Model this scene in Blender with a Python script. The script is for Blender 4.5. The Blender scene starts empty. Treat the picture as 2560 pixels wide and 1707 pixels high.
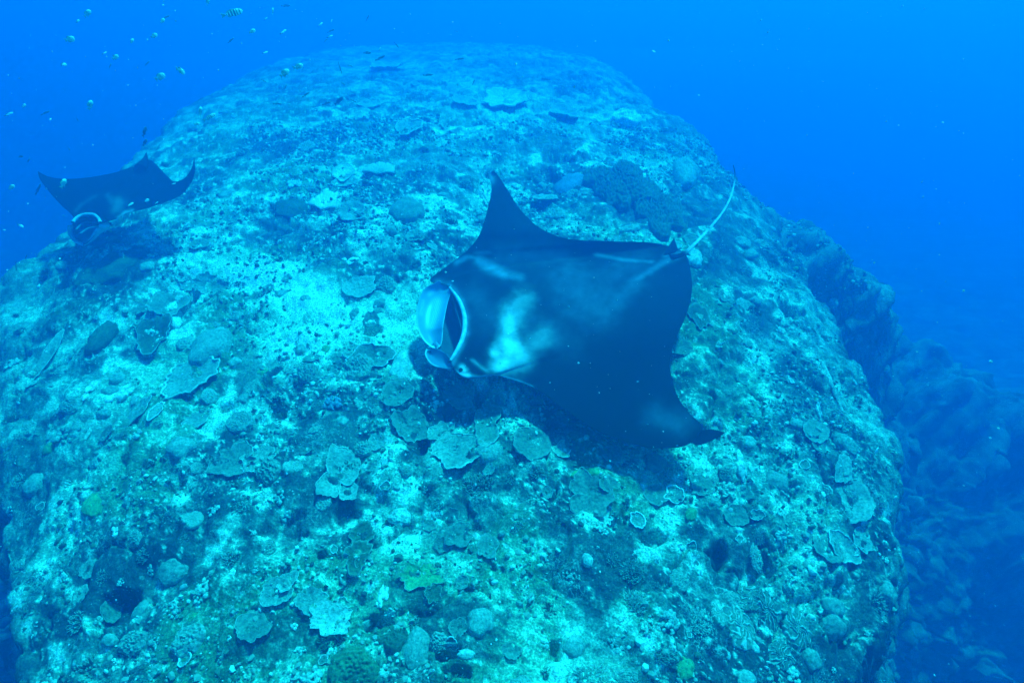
import bpy, bmesh, math, random
import numpy as np
from mathutils import Vector, Matrix

R = math.radians
rng = np.random.default_rng(7)
random.seed(7)
scene = bpy.context.scene
COL = scene.collection

# ------------------------------------------------------------------ camera
CAM_H, PITCH, FPX = 4.5, 42.0, 1525.0          # metres above the reef top, degrees below the horizon, focal length in photo pixels
cam_data = bpy.data.cameras.new('camera')
cam_data.sensor_width = 36.0
cam_data.lens = 36.0 * FPX / 2560.0
cam_data.clip_start = 0.05
cam_data.clip_end = 500.0
camera = bpy.data.objects.new('camera', cam_data)
camera.location = (0, 0, CAM_H)
camera.rotation_euler = (R(90 - PITCH), 0, 0)
COL.objects.link(camera)
scene.camera = camera

# ------------------------------------------------------------------ daylight, already filtered by the metres of sea above the scene
SUN_EL, SUN_AZ = 55.0, 24.0                     # azimuth clockwise from +y
world = bpy.data.worlds.new('World')
scene.world = world
world.use_nodes = True
wn, wl = world.node_tree.nodes, world.node_tree.links
wn.clear()
sky = wn.new('ShaderNodeTexSky')
sky.sky_type = 'NISHITA'
sky.sun_disc = False
sky.sun_elevation = R(SUN_EL)
sky.sun_rotation = R(SUN_AZ)
tint = wn.new('ShaderNodeMixRGB')
tint.blend_type = 'MULTIPLY'
tint.inputs['Fac'].default_value = 1.0
tint.inputs['Color2'].default_value = (0.02, 0.90, 0.95, 1)   # red is lost in the water column above
bg = wn.new('ShaderNodeBackground')
bg.inputs['Strength'].default_value = 0.10
wo = wn.new('ShaderNodeOutputWorld')
wl.new(sky.outputs[0], tint.inputs['Color1'])
wl.new(tint.outputs[0], bg.inputs['Color'])
wl.new(bg.outputs[0], wo.inputs['Surface'])

sun_data = bpy.data.lights.new('sun', 'SUN')
sun_data.energy = 5.0
sun_data.angle = R(5.0)                         # spread a little by the rippled surface
sun_data.color = (0.02, 0.95, 1.0)
sun = bpy.data.objects.new('sun', sun_data)
sd_ = Vector((math.sin(R(SUN_AZ)) * math.cos(R(SUN_EL)), math.cos(R(SUN_AZ)) * math.cos(R(SUN_EL)), math.sin(R(SUN_EL))))
sun.rotation_euler = sd_.to_track_quat('Z', 'Y').to_euler()
sun.location = sd_ * 30
COL.objects.link(sun)

scene.view_settings.view_transform = 'Standard'
scene.view_settings.look = 'None'
scene.view_settings.exposure = 0.93
scene.view_settings.gamma = 1.0
scene.view_settings.use_curve_mapping = False
cy = scene.cycles
cy.use_denoising = True
cy.volume_bounces = 2
cy.max_bounces = 5
cy.diffuse_bounces = 2
cy.glossy_bounces = 1
cy.sample_clamp_indirect = 4.0

# ------------------------------------------------------------------ helpers
_cp, _sp = math.cos(R(PITCH)), math.sin(R(PITCH))
CAM = np.array([0.0, 0.0, CAM_H])


def ray(px, py):
    """Viewing direction towards a point of the photo."""
    x = (np.asarray(px, float) - 1280.0) / FPX
    y = -(np.asarray(py, float) - 853.5) / FPX
    return np.stack([x, _cp + y * _sp, -_sp + y * _cp], -1)


def on_z(px, py, z):
    d = ray(px, py)
    t = (np.asarray(z, float) - CAM_H) / d[..., 2]
    return CAM + d * t[..., None]


def at_depth(px, py, depth):
    return CAM + ray(px, py) * np.asarray(depth, float)[..., None]


def _hash(ix, iy, seed):
    h = (ix.astype(np.int64) * 374761393 + iy.astype(np.int64) * 668265263 + seed * 1442695041) & 0x7fffffff
    h = ((h ^ (h >> 13)) * 1274126177) & 0x7fffffff
    return ((h ^ (h >> 16)) & 0xffffff) / float(0xffffff)


def vnoise(x, y, seed=0):
    """Value noise, -1..1."""
    ix, iy = np.floor(x), np.floor(y)
    fx, fy = x - ix, y - iy
    ux, uy = fx * fx * fx * (fx * (fx * 6 - 15) + 10), fy * fy * fy * (fy * (fy * 6 - 15) + 10)
    a, b = _hash(ix, iy, seed), _hash(ix + 1, iy, seed)
    c, d = _hash(ix, iy + 1, seed), _hash(ix + 1, iy + 1, seed)
    return 2 * ((a + (b - a) * ux) * (1 - uy) + (c + (d - c) * ux) * uy) - 1


def fbm(x, y, octaves=4, seed=0, gain=0.5):
    t, a, n = 0.0, 1.0, 0.0
    c, s = math.cos(0.6), math.sin(0.6)
    for k in range(octaves):
        t = t + a * vnoise(x, y, seed + k * 17)
        n += a
        a *= gain
        x, y = 2.03 * (c * x - s * y) + 3.1, 2.03 * (s * x + c * y) + 1.7
    return t / n


def cells(x, y, seed=0):
    """Distance to the nearest jittered cell centre, and that cell's random value."""
    ix, iy = np.floor(x), np.floor(y)
    best = np.full(np.shape(x), 9.0)
    val = np.zeros(np.shape(x))
    for dx in (-1, 0, 1):
        for dy in (-1, 0, 1):
            cx, cyy = ix + dx, iy + dy
            px = cx + _hash(cx, cyy, seed)
            py = cyy + _hash(cx, cyy, seed + 5)
            d = np.hypot(x - px, y - py)
            m = d < best
            best = np.where(m, d, best)
            val = np.where(m, _hash(cx, cyy, seed + 9), val)
    return best, val


def smooth(a, b, x):
    t = np.clip((x - a) / (b - a), 0, 1)
    return t * t * (3 - 2 * t)


def mesh_from(name, verts, faces, material, smooth_shade=True, attrs=None, mats=None):
    me = bpy.data.meshes.new(name)
    verts = np.asarray(verts, np.float32).reshape(-1, 3)
    if isinstance(faces, np.ndarray) and faces.ndim == 2:
        k = faces.shape[1]
        me.vertices.add(len(verts))
        me.vertices.foreach_set('co', verts.ravel())
        me.loops.add(faces.size)
        me.loops.foreach_set('vertex_index', faces.astype(np.int32).ravel())
        me.polygons.add(len(faces))
        me.polygons.foreach_set('loop_start', np.arange(0, faces.size, k, dtype=np.int32))
        me.update(calc_edges=True)
    else:
        me.from_pydata(verts.tolist(), [], faces)
        me.update()
    me.polygons.foreach_set('use_smooth', np.full(len(me.polygons), smooth_shade))
    if attrs:
        for an, av in attrs.items():
            av = np.asarray(av, np.float32)
            if av.ndim == 1:
                at = me.attributes.new(an, 'FLOAT', 'POINT')
                at.data.foreach_set('value', av)
            else:
                at = me.attributes.new(an, 'FLOAT_COLOR', 'POINT')
                if av.shape[1] == 3:
                    av = np.concatenate([av, np.ones((len(av), 1), np.float32)], 1)
                at.data.foreach_set('color', np.ascontiguousarray(av).ravel())
    if material is not None:
        me.materials.append(material)
    return me


def link(name, me, parent=None, label=None, cat=None, group=None, kind=None):
    o = bpy.data.objects.new(name, me)
    COL.objects.link(o)
    if parent is not None:
        o.parent = parent
    if label: o['label'] = label
    if cat: o['category'] = cat
    if group: o['group'] = group
    if kind: o['kind'] = kind
    return o


def grid_faces(nu, nv, wrap_v=False, offset=0):
    """Quads of a grid stored as index u * nv + v."""
    u = np.arange(nu - 1)[:, None]
    nv2 = nv if wrap_v else nv - 1
    v = np.arange(nv2)[None, :]
    v1 = (v + 1) % nv
    a = u * nv + v
    f = np.stack([a + 0 * v, u * nv + v1, (u + 1) * nv + v1, (u + 1) * nv + v], -1)
    return f.reshape(-1, 4) + offset


def join(parts):
    """Join (verts, quad faces) pairs."""
    V, F, n = [], [], 0
    for v, f in parts:
        V.append(np.asarray(v, float).reshape(-1, 3))
        F.append(np.asarray(f) + n)
        n += len(V[-1])
    return np.concatenate(V), np.concatenate(F)


def tube(path, radii, sides=8, cap=True):
    P = np.asarray(path, float)
    n = len(P)
    rad = np.broadcast_to(np.asarray(radii, float), (n,))
    T = np.gradient(P, axis=0)
    T /= np.linalg.norm(T, axis=1)[:, None] + 1e-9
    up = np.array([0.13, 0.21, 0.97])
    A = np.cross(T, up); A /= np.linalg.norm(A, axis=1)[:, None] + 1e-9
    B = np.cross(A, T)
    th = np.linspace(0, 2 * np.pi, sides, endpoint=False)
    ring = P[:, None] + rad[:, None, None] * (np.cos(th)[None, :, None] * A[:, None] + np.sin(th)[None, :, None] * B[:, None])
    return ring.reshape(-1, 3), grid_faces(n, sides, True)


def resample(pts, n, closed=False, rnd=3):
    """Evenly spaced points on a Catmull-Rom curve through pts."""
    P = np.asarray(pts, float)
    m = len(P)
    out = []
    for i in range(m if closed else m - 1):
        p0 = P[(i - 1) % m] if closed or i > 0 else 2 * P[0] - P[1]
        p1, p2 = P[i], P[(i + 1) % m]
        p3 = P[(i + 2) % m] if closed or i + 2 < m else 2 * P[-1] - P[-2]
        t = np.linspace(0, 1, 12, endpoint=False)[:, None]
        out.append(0.5 * (2 * p1 + (p2 - p0) * t + (2 * p0 - 5 * p1 + 4 * p2 - p3) * t ** 2 + (3 * p1 - p0 - 3 * p2 + p3) * t ** 3))
    Q = np.concatenate(out + ([P[:1]] if closed else [P[-1:]]))
    s = np.concatenate([[0], np.cumsum(np.linalg.norm(np.diff(Q, axis=0), axis=1))])
    u = np.linspace(0, s[-1], n, endpoint=not closed)
    return np.stack([np.interp(u, s, Q[:, k]) for k in range(P.shape[1])], -1)


# ------------------------------------------------------------------ materials
def new_mat(name):
    m = bpy.data.materials.new(name)
    m.use_nodes = True
    nt = m.node_tree
    nt.nodes.clear()
    out = nt.nodes.new('ShaderNodeOutputMaterial')
    b = nt.nodes.new('ShaderNodeBsdfPrincipled')
    nt.links.new(b.outputs[0], out.inputs['Surface'])
    b.inputs['Roughness'].default_value = 0.75
    b.inputs['Specular IOR Level'].default_value = 0.15
    return m, nt, b


def noise_node(nt, scale, detail=6, rough=0.6, vec=None):
    t = nt.nodes.new('ShaderNodeTexNoise')
    t.inputs['Scale'].default_value = scale
    t.inputs['Detail'].default_value = detail
    t.inputs['Roughness'].default_value = rough
    if vec is not None:
        nt.links.new(vec, t.inputs['Vector'])
    return t.outputs['Fac']


def ramp_node(nt, fac, stops):
    r = nt.nodes.new('ShaderNodeValToRGB')
    el = r.color_ramp.elements
    while len(el) < len(stops):
        el.new(0.5)
    for e, (p, c) in zip(el, stops):
        e.position = p
        e.color = (*c, 1)
    nt.links.new(fac, r.inputs['Fac'])
    return r.outputs['Color']


def mix_node(nt, a, b, fac, mode='MIX'):
    m = nt.nodes.new('ShaderNodeMixRGB')
    m.blend_type = mode
    for sock, v in ((m.inputs['Color1'], a), (m.inputs['Color2'], b), (m.inputs['Fac'], fac)):
        if hasattr(v, 'is_linked') or hasattr(v, 'links'):
            nt.links.new(v, sock)
        elif isinstance(v, (int, float)):
            sock.default_value = v
        else:
            sock.default_value = (*v, 1)
    return m.outputs['Color']


def bump_node(nt, b, height, strength=0.5, dist=0.02):
    n = nt.nodes.new('ShaderNodeBump')
    n.inputs['Strength'].default_value = strength
    n.inputs['Distance'].default_value = dist
    nt.links.new(height, n.inputs['Height'])
    nt.links.new(n.outputs['Normal'], b.inputs['Normal'])


def obj_vec(nt):
    return nt.nodes.new('ShaderNodeTexCoord').outputs['Object']


def attr_node(nt, name):
    a = nt.nodes.new('ShaderNodeAttribute')
    a.attribute_name = name
    return a

# ------------------------------------------------------------------ the reef: one sheet, a mound that falls away into deeper water
EDGE_PX = [(150, 1900), (85, 1600), (5, 1300), (-75, 1050), (-75, 900), (25, 720), (170, 570), (300, 430), (410, 310), (545, 235), (790, 135), (990, 76),
           (1150, 58), (1300, 72), (1500, 165), (1705, 315), (1900, 510), (2000, 670), (2085, 800), (2160, 950), (2215, 1100), (2240, 1250),
           (2225, 1400), (2180, 1550), (2100, 1750), (2040, 1900)]
Z_EDGE = -0.55


def dome(y):
    """The mound's back falls away as a long curve."""
    return -0.0068 * np.clip(np.asarray(y, float) - 5.0, 0, 26) ** 2


ex_, ey_ = np.array([p[0] for p in EDGE_PX], float), np.array([p[1] for p in EDGE_PX], float)
ez_ = np.full(len(ex_), Z_EDGE)
for _ in range(40):
    edge = on_z(ex_, ey_, ez_)
    ez_ = .7 * ez_ + .3 * (Z_EDGE + dome(np.minimum(edge[:, 1], 27)))
edge = edge[:, :2]
edge = np.concatenate([[[edge[0, 0], -1.5]], edge, [[edge[-1, 0], -1.5]]])
print('edge', edge.round(1).tolist())


def poly_sd(x, y, P):
    """Signed distance to a polygon, positive inside."""
    d = np.full(x.shape, 1e9)
    inside = np.zeros(x.shape, bool)
    n = len(P)
    for i in range(n):
        a, b = P[i], P[(i + 1) % n]
        ex, ey = b[0] - a[0], b[1] - a[1]
        wx, wy = x - a[0], y - a[1]
        t = np.clip((wx * ex + wy * ey) / (ex * ex + ey * ey), 0, 1)
        d = np.minimum(d, (wx - ex * t) ** 2 + (wy - ey * t) ** 2)
        c = ((a[1] <= y) & (b[1] > y)) | ((b[1] <= y) & (a[1] > y))
        with np.errstate(divide='ignore', invalid='ignore'):
            xi = a[0] + (y - a[1]) * ex / (ey if ey != 0 else 1e-9)
        inside ^= c & (x < xi)
    d = np.sqrt(d)
    return np.where(inside, d, -d)


def axis(core, out_lo, out_hi):
    g = 1.16
    lo, hi = [core[0]], [core[-1]]
    s = core[1] - core[0]
    while lo[-1] > out_lo:
        s *= g
        lo.append(lo[-1] - min(s, 2.0))
    s = core[-1] - core[-2]
    while hi[-1] < out_hi:
        s *= g
        hi.append(hi[-1] + min(s, 2.0))
    return np.concatenate([lo[:0:-1], core, hi[1:]])


ycore = [0.3]
while ycore[-1] < 30.0:
    ycore.append(ycore[-1] + 0.0165 + 0.0042 * max(0.0, ycore[-1] - 3.0))
gx = axis(np.concatenate([np.arange(-8.0, -6.2, 0.03), np.arange(-6.2, -4.4, 0.0135), np.arange(-4.4, 3.2, 0.0185), np.arange(3.2, 6.2, 0.0115), np.arange(6.2, 12.0, 0.04)]), -42, 42)
gy = axis(np.array(ycore), -12, 62)
X, Y = np.meshgrid(gx, gy, indexing='ij')

sd = poly_sd(X, Y, edge) + 0.22 * fbm(X * 0.9, Y * 0.9, 3, 3) + 0.09 * fbm(X * 3.1, Y * 3.1, 3, 4)
side = smooth(-4, 5, X)                                              # the drop is deeper on the left than on the right
deep = 9.0 + (6.2 - 9.0) * side + (2.5 * smooth(9, 15, Y) + 2.2 * smooth(6.5, 4, Y)) * side
Z = np.where(sd > 0, Z_EDGE * np.exp(-np.maximum(sd, 0) / (1.15 - .4 * side)), Z_EDGE - deep * (1 - np.exp(np.minimum(sd, 0) / 2.1)))
# lower shoulders of reef down the right side, with a gap between them
out_ = smooth(0.1, -0.9, sd)
for (px, py, z, tx, ty, la, lb, hgt) in [(2080, 820, -2.6, .55, -1.0, 2.1, 1.2, 2.4), (2380, 900, -4.3, .5, -1.0, 2.4, 1.4, 1.8), (1900, 350, -2.8, 1.0, -.9, 2.6, 1.8, 2.4)]:
    c = on_z(px, py, z)
    tl = math.hypot(tx, ty)
    a_ = ((X - c[0]) * tx + (Y - c[1]) * ty) / tl
    b_ = ((X - c[0]) * ty - (Y - c[1]) * tx) / tl
    q = (a_ / la) ** 2 + (b_ / lb) ** 2 + .5 * fbm(X * .8, Y * .8, 3, 36)
    Z += hgt * np.exp(-np.maximum(q, 0) ** 1.15) * out_
Z += (0.5 * fbm(X * 0.33, Y * 0.33, 3, 31) + 0.3 * fbm(X * 0.9, Y * 0.9, 3, 32)) * smooth(-0.2, -2.5, sd) * (1 - smooth(9, 14, Y))
Z += 0.14 * fbm(X * 0.55, Y * 0.55, 3, 11)
Z += dome(Y)
# relief: coral heads, knobs and grit, standing out along the surface; U_, W_ run down the slopes so that steep faces are not streaked
sgn = 2 * smooth(-2.5, 2.5, X) - 1
U_, W_ = X - 1.15 * Z * sgn, Y - 0.9 * Z * smooth(2, 8, Y)
near = 1 - smooth(13, 20, Y)
rel = np.zeros_like(Z)
hd, hv = cells(U_ * 2.1 + 0.3 * fbm(U_ * 3, W_ * 3, 2, 40), W_ * 2.1 + 0.3 * fbm(U_ * 3, W_ * 3, 2, 41), 12)
rel += 0.085 * (0.25 + hv) * np.clip(1 - (hd / 0.62) ** 2, 0, 1) ** 0.8 - 0.03
kd, kv = cells(U_ * 7.0, W_ * 7.0, 13)
knob = fbm(U_ * 1.3, W_ * 1.3, 2, 14)
rel += 0.034 * near * smooth(-0.3, 0.5, knob) * np.clip(1 - (kd / 0.6) ** 2, 0, 1) * (0.3 + kv)
kd2, kv2 = cells(U_ * 17.0, W_ * 17.0, 18)
rel += 0.018 * near * smooth(0.0, 0.5, fbm(U_ * 1.1 + 5, W_ * 1.1, 2, 19)) * np.clip(1 - (kd2 / 0.6) ** 2, 0, 1) * (0.3 + kv2)
fine = fbm(U_ * 11, W_ * 11, 4, 15, 0.66)
rel += 0.032 * near * fine
crack = np.abs(fbm(U_ * 1.7, W_ * 1.7, 4, 16))
rel -= 0.07 * near * (1 - smooth(0.0, 0.06, crack)) * smooth(0.0, 0.4, fbm(U_ * 0.8, W_ * 0.8, 2, 17))
hs, hsv = cells(U_ * 1.25 + .3 * fbm(U_ * 2, W_ * 2, 2, 37), W_ * 1.25, 38)
rel += smooth(.1, -.9, sd) * (1 - .85 * smooth(10, 14, Y)) * (.20 * fbm(U_ * .9, W_ * .9, 4, 33) + .16 * fbm(U_ * 2.9, W_ * 2.9, 4, 34, .62) + .26 * hsv * np.clip(1 - (hs / .6) ** 2, 0, 1))
gzx = np.gradient(Z, gx, axis=0)
gzy = np.gradient(Z, gy, axis=1)
ln = np.sqrt(1 + gzx ** 2 + gzy ** 2)
steep = smooth(.45, 1.0, np.hypot(gzx, gzy))
PX, PY = X - steep * rel * gzx / ln, Y - steep * rel * gzy / ln
Z = Z + rel * (1 - steep + steep / ln)

# hollows seen in the photo: (x, y, half width, half height in photo pixels, depth)
PITS = [(806, 1392, 13, 11, .26), (673, 935, 22, 18, .22), (655, 965, 20, 22, .22), (1059, 1105, 16, 32, .22), (1146, 1690, 30, 22, .2), (1811, 1370, 26, 40, .17),
        (1937, 1380, 15, 38, .15), (1389, 1620, 20, 28, .15), (250, 1480, 55, 60, .22), (355, 1468, 12, 12, .2), (1200, 995, 14, 25, .2), (1060, 1005, 22, 8, .18),
        (670, 1205, 14, 12, .2), (540, 700, 20, 14, .25), (455, 745, 18, 40, .22), (1120, 1640, 28, 20, .2), (1400, 370, 45, 16, .15), (1990, 745, 30, 22, .2),
        (930, 835, 22, 14, .18), (700, 1340, 60, 60, .10), (860, 1290, 50, 40, .10), (940, 1560, 40, 20, .14), (1640, 1330, 40, 22, .12), (560, 1010, 18, 12, .15),
        (690, 1030, 20, 12, .13), (2120, 1180, 10, 50, .2), (1395, 455, 55, 34, .10), (2066, 1140, 6, 34, .16), (2084, 1190, 6, 36, .16), (2072, 1244, 6, 34, .16), (2120, 1530, 6, 44, .14)]


for (px, py, hw, hh, dp) in PITS:
    c = on_z(px, py, -0.05)
    ax = abs(on_z(px + hw, py, -0.05)[0] - c[0])
    ay = abs(on_z(px, py + hh, -0.05)[1] - on_z(px, py - hh, -0.05)[1]) / 2
    m = (np.abs(X[:, 0] - c[0]) < 3 * ax)
    n_ = (np.abs(Y[0] - c[1]) < 3 * ay)
    ii, jj = np.where(m)[0], np.where(n_)[0]
    if len(ii) == 0 or len(jj) == 0:
        continue
    xs, ys = X[np.ix_(ii, jj)], Y[np.ix_(ii, jj)]
    q = np.hypot((xs - c[0]) / ax, (ys - c[1]) / ay) + 0.55 * fbm(xs * 8, ys * 8, 3, 51)
    Z[np.ix_(ii, jj)] -= dp * (1 - smooth(0.55, 1.15, q))


def height(x, y):
    """Reef height at plan points, read off the sheet."""
    x, y = np.asarray(x, float), np.asarray(y, float)
    i = np.clip(np.searchsorted(gx, x) - 1, 0, len(gx) - 2)
    j = np.clip(np.searchsorted(gy, y) - 1, 0, len(gy) - 2)
    fx = np.clip((x - gx[i]) / (gx[i + 1] - gx[i]), 0, 1)
    fy = np.clip((y - gy[j]) / (gy[j + 1] - gy[j]), 0, 1)
    return (Z[i, j] * (1 - fx) * (1 - fy) + Z[i + 1, j] * fx * (1 - fy) + Z[i, j + 1] * (1 - fx) * fy + Z[i + 1, j + 1] * fx * fy)


def hit(px, py):
    """Where the line of sight through a photo point meets the reef."""
    d = ray(px, py)
    t = np.linspace(2.5, 40, 2000)
    P = CAM + d[None] * t[:, None]
    below = P[:, 2] < height(P[:, 0], P[:, 1])
    k = int(np.argmax(below)) if below.any() else len(t) - 1
    return P[k]


def normal(x, y, e=0.12):
    n = np.array([-(height(x + e, y) - height(x - e, y)) / (2 * e), -(height(x, y + e) - height(x, y - e)) / (2 * e), 1.0])
    return n / np.linalg.norm(n)


# colour of what grows on the rock (linear base colours): turf, coralline crust, sand, pale dead coral
c_turf, c_crust, c_pale, c_dark, c_green = map(np.array, ((.082, .108, .108), (.29, .34, .31), (.76, .80, .73), (.024, .033, .042), (.09, .19, .09)))
n1 = fbm(U_ * 1.15, W_ * 1.15, 5, 21, 0.6)
n2 = fbm(U_ * 4.3, W_ * 4.3, 4, 22, 0.62)
n3 = fbm(U_ * 17, W_ * 17, 3, 23, 0.7)
col = np.empty(X.shape + (3,))
w = smooth(-0.2, 0.34, n1 * 0.95 + n2 * 0.5)[..., None]
col[:] = c_turf * (1 - w) + c_crust * w
w = (smooth(0.10, 0.36, n2 * 0.75 + n1 * 0.42 + 0.2 * n3) * 0.6)[..., None]
col = col * (1 - w) + c_pale * w
w = (smooth(0.04, 0.32, -n2 * 0.6 - n1 * 0.75) * 0.85)[..., None]
col = col * (1 - w) + c_dark * w
w = (smooth(0.12, 0.4, fbm(X * 0.9 + 7, Y * 0.9, 3, 24)) * 0.55)[..., None]
col = col * (1 - w) + c_green * w
lace = 1 - np.abs(fbm(U_ * 8.5, W_ * 8.5, 3, 61, .6)) / .10
lace = np.clip(lace, 0, 1) * smooth(-.02, .3, fbm(U_ * 1.7 + 3, W_ * 1.7, 3, 62))
col = col * (1 - .55 * lace[..., None]) + c_pale * .55 * lace[..., None]
w = smooth(0.30, 0.60, n3)[..., None] * 0.7
col = col * (1 - w) + c_pale * w
w = smooth(0.30, 0.60, -n3)[..., None] * 0.6
col = col * (1 - w) + c_dark * w
# coral sand lying in the hollow left of the ray, and paler rubble below it
for (px, py, hw, hh, amt) in [(650, 680, 120, 42, 1.0), (740, 725, 120, 45, .9), (790, 800, 170, 75, .5), (1000, 850, 90, 70, .42), (930, 780, 110, 70, .42), (560, 640, 120, 30, .25), (700, 900, 120, 60, .25), (2050, 1290, 70, 90, .35), (1300, 1060, 50, 40, .45),
                              (2020, 1420, 120, 130, .22), (1300, 245, 90, 30, .4), (330, 960, 90, 60, .3), (820, 1090, 60, 40, .18), (1560, 1380, 120, 60, .2), (1500, 1690, 110, 60, .35)]:
    c = hit(px, py)
    ax = abs(on_z(px + hw, py, c[2])[0] - c[0])
    ay = abs(on_z(px, py + hh, c[2])[1] - on_z(px, py - hh, c[2])[1]) / 2
    q = np.hypot((X - c[0]) / ax, (Y - c[1]) / ay) + 0.55 * n2 + 0.25 * n3
    w = (amt * (1 - smooth(0.55, 1.25, q)))[..., None]
    col = col * (1 - w) + np.array((.72, .74, .62)) * w

dark_turf = np.zeros_like(Z)
# dark algal turf covering whole stretches of the mound
for (px, py, hw, hh, amt) in [(790, 1260, 130, 90, .62), (900, 1340, 60, 40, .5), (1510, 1400, 120, 70, .5), (1180, 1540, 110, 70, .5), (1800, 1370, 90, 80, .5), (270, 1470, 110, 110, .6), (2060, 1660, 110, 60, .5), (1050, 1480, 60, 40, .4),
                              (820, 1060, 80, 50, .4), (1440, 1060, 60, 40, .3), (1100, 400, 130, 40, .4), (700, 590, 110, 30, .4), (1580, 520, 130, 50, .35), (1800, 950, 80, 70, .35), (1900, 780, 50, 60, .4), (520, 1280, 80, 60, .3), (350, 660, 70, 40, .5),
                              (1380, 1330, 60, 40, .35), (730, 1600, 120, 50, .35), (1000, 640, 70, 26, .35), (1790, 540, 90, 110, .5), (1850, 680, 70, 70, .38), (1950, 880, 60, 80, .35), (1330, 350, 120, 30, .3), (640, 380, 90, 40, .35), (1640, 1250, 50, 30, .3), (90, 1250, 60, 120, .4), (620, 930, 70, 50, .3)]:
    c = hit(px, py)
    ax = abs(on_z(px + hw, py, c[2])[0] - c[0])
    ay = abs(on_z(px, py + hh, c[2])[1] - on_z(px, py - hh, c[2])[1]) / 2
    q = np.hypot((X - c[0]) / ax, (Y - c[1]) / ay) + 0.8 * n2 + 0.35 * n3
    w = (min(.92, 1.7 * amt) * (1 - smooth(0.65, 1.5, q)))[..., None]
    col = col * (1 - w) + np.array((.032, .042, .052)) * w
    dark_turf = np.maximum(dark_turf, w[..., 0])
# haze painted into the colour: flanks and far end darkened to fade into water
flank_fade = np.maximum(smooth(1.9, .1, sd + .7 * n1), .9 * smooth(9, 17, Y + 2 * n1)) * .8
flank_fade = (flank_fade * smooth(3.5, 6.5, Y + .4 * np.abs(X)))[..., None]
col = col * (1 - flank_fade) + (np.array((.070, .100, .105)) * np.clip(1 + 1.5 * n2 + .8 * n1, .2, 2.4)[..., None]) * flank_fade
col = np.clip(col * np.array((1.15, 1.42, 1.22)), 0, .74)
reef_mat, nt, b = new_mat('reef_rock')
ov = obj_vec(nt)
base = attr_node(nt, 'growth').outputs['Color']
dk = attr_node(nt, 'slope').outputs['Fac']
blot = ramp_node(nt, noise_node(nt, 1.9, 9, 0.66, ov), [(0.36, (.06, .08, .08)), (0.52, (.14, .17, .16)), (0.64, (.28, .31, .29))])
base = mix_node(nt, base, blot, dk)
f1 = noise_node(nt, 55, 5, 0.7, ov)
base = mix_node(nt, base, ramp_node(nt, f1, [(0.30, (.25, .27, .28)), (0.5, (.95, 1, .95)), (0.70, (2.3, 2.3, 2.2))]), 1.0, 'MULTIPLY')
vor = nt.nodes.new('ShaderNodeTexVoronoi')
vor.inputs['Scale'].default_value = 26
nt.links.new(ov, vor.inputs['Vector'])
spk = ramp_node(nt, vor.outputs['Distance'], [(0.10, (1, 1, 1)), (0.26, (0, 0, 0))])
msk = ramp_node(nt, noise_node(nt, 3.1, 4, 0.6, ov), [(0.48, (0, 0, 0)), (0.62, (1, 1, 1))])
base = mix_node(nt, base, (.62, .66, .58), mix_node(nt, spk, msk, 1.0, 'MULTIPLY'))
lc = noise_node(nt, 21, 3, 0.6, ov)
lace_r = ramp_node(nt, lc, [(0.455, (0, 0, 0)), (0.495, (1, 1, 1)), (0.535, (0, 0, 0))])
lmask = ramp_node(nt, noise_node(nt, 2.3, 5, 0.65, ov), [(0.50, (0, 0, 0)), (0.66, (.75, .75, .75))])
base = mix_node(nt, base, (.66, .70, .62), mix_node(nt, lace_r, lmask, 1.0, 'MULTIPLY'))
nt.links.new(base, b.inputs['Base Color'])
bump_node(nt, b, noise_node(nt, 70, 6, 0.7, ov), 0.9, 0.02)
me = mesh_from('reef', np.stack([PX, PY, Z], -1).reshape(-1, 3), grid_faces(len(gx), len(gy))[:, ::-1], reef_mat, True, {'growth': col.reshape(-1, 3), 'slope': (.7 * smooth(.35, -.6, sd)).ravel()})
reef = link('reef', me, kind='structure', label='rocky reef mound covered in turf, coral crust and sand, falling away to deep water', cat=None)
print('reef', X.shape, 'zmin', Z.min(), 'zmax', Z.max())

# ------------------------------------------------------------------ the sea itself: one closed box of even water
zb = float(Z.min()) - 1.0
bx0, bx1, by0, by1, bz1 = gx[0] - 0.7, gx[-1] + 0.7, gy[0] - 0.7, gy[-1] + 0.7, CAM_H + 0.6
bm = bmesh.new()
bmesh.ops.create_cube(bm, size=1.0)
for v in bm.verts:
    v.co = ((bx0 + bx1) / 2 + v.co.x * (bx1 - bx0), (by0 + by1) / 2 + v.co.y * (by1 - by0), (zb + bz1) / 2 + v.co.z * (bz1 - zb))
me = bpy.data.meshes.new('haze')
bm.to_mesh(me)
bm.free()
hm = bpy.data.materials.new('sea_water')
hm.use_nodes = True
hm.node_tree.nodes.clear()
pv = hm.node_tree.nodes.new('ShaderNodeVolumePrincipled')
pv.inputs['Color'].default_value = (0.0, 0.215, 0.60, 1)
pv.inputs['Absorption Color'].default_value = (0.0, 0.34, 0.97, 1)
pv.inputs['Density'].default_value = 0.124
pv.inputs['Anisotropy'].default_value = 0.62
ho = hm.node_tree.nodes.new('ShaderNodeOutputMaterial')
hm.node_tree.links.new(pv.outputs[0], ho.inputs['Volume'])
me.materials.append(hm)
link('haze', me, kind='stuff', label='hazy blue sea water that far things fade into')
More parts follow.
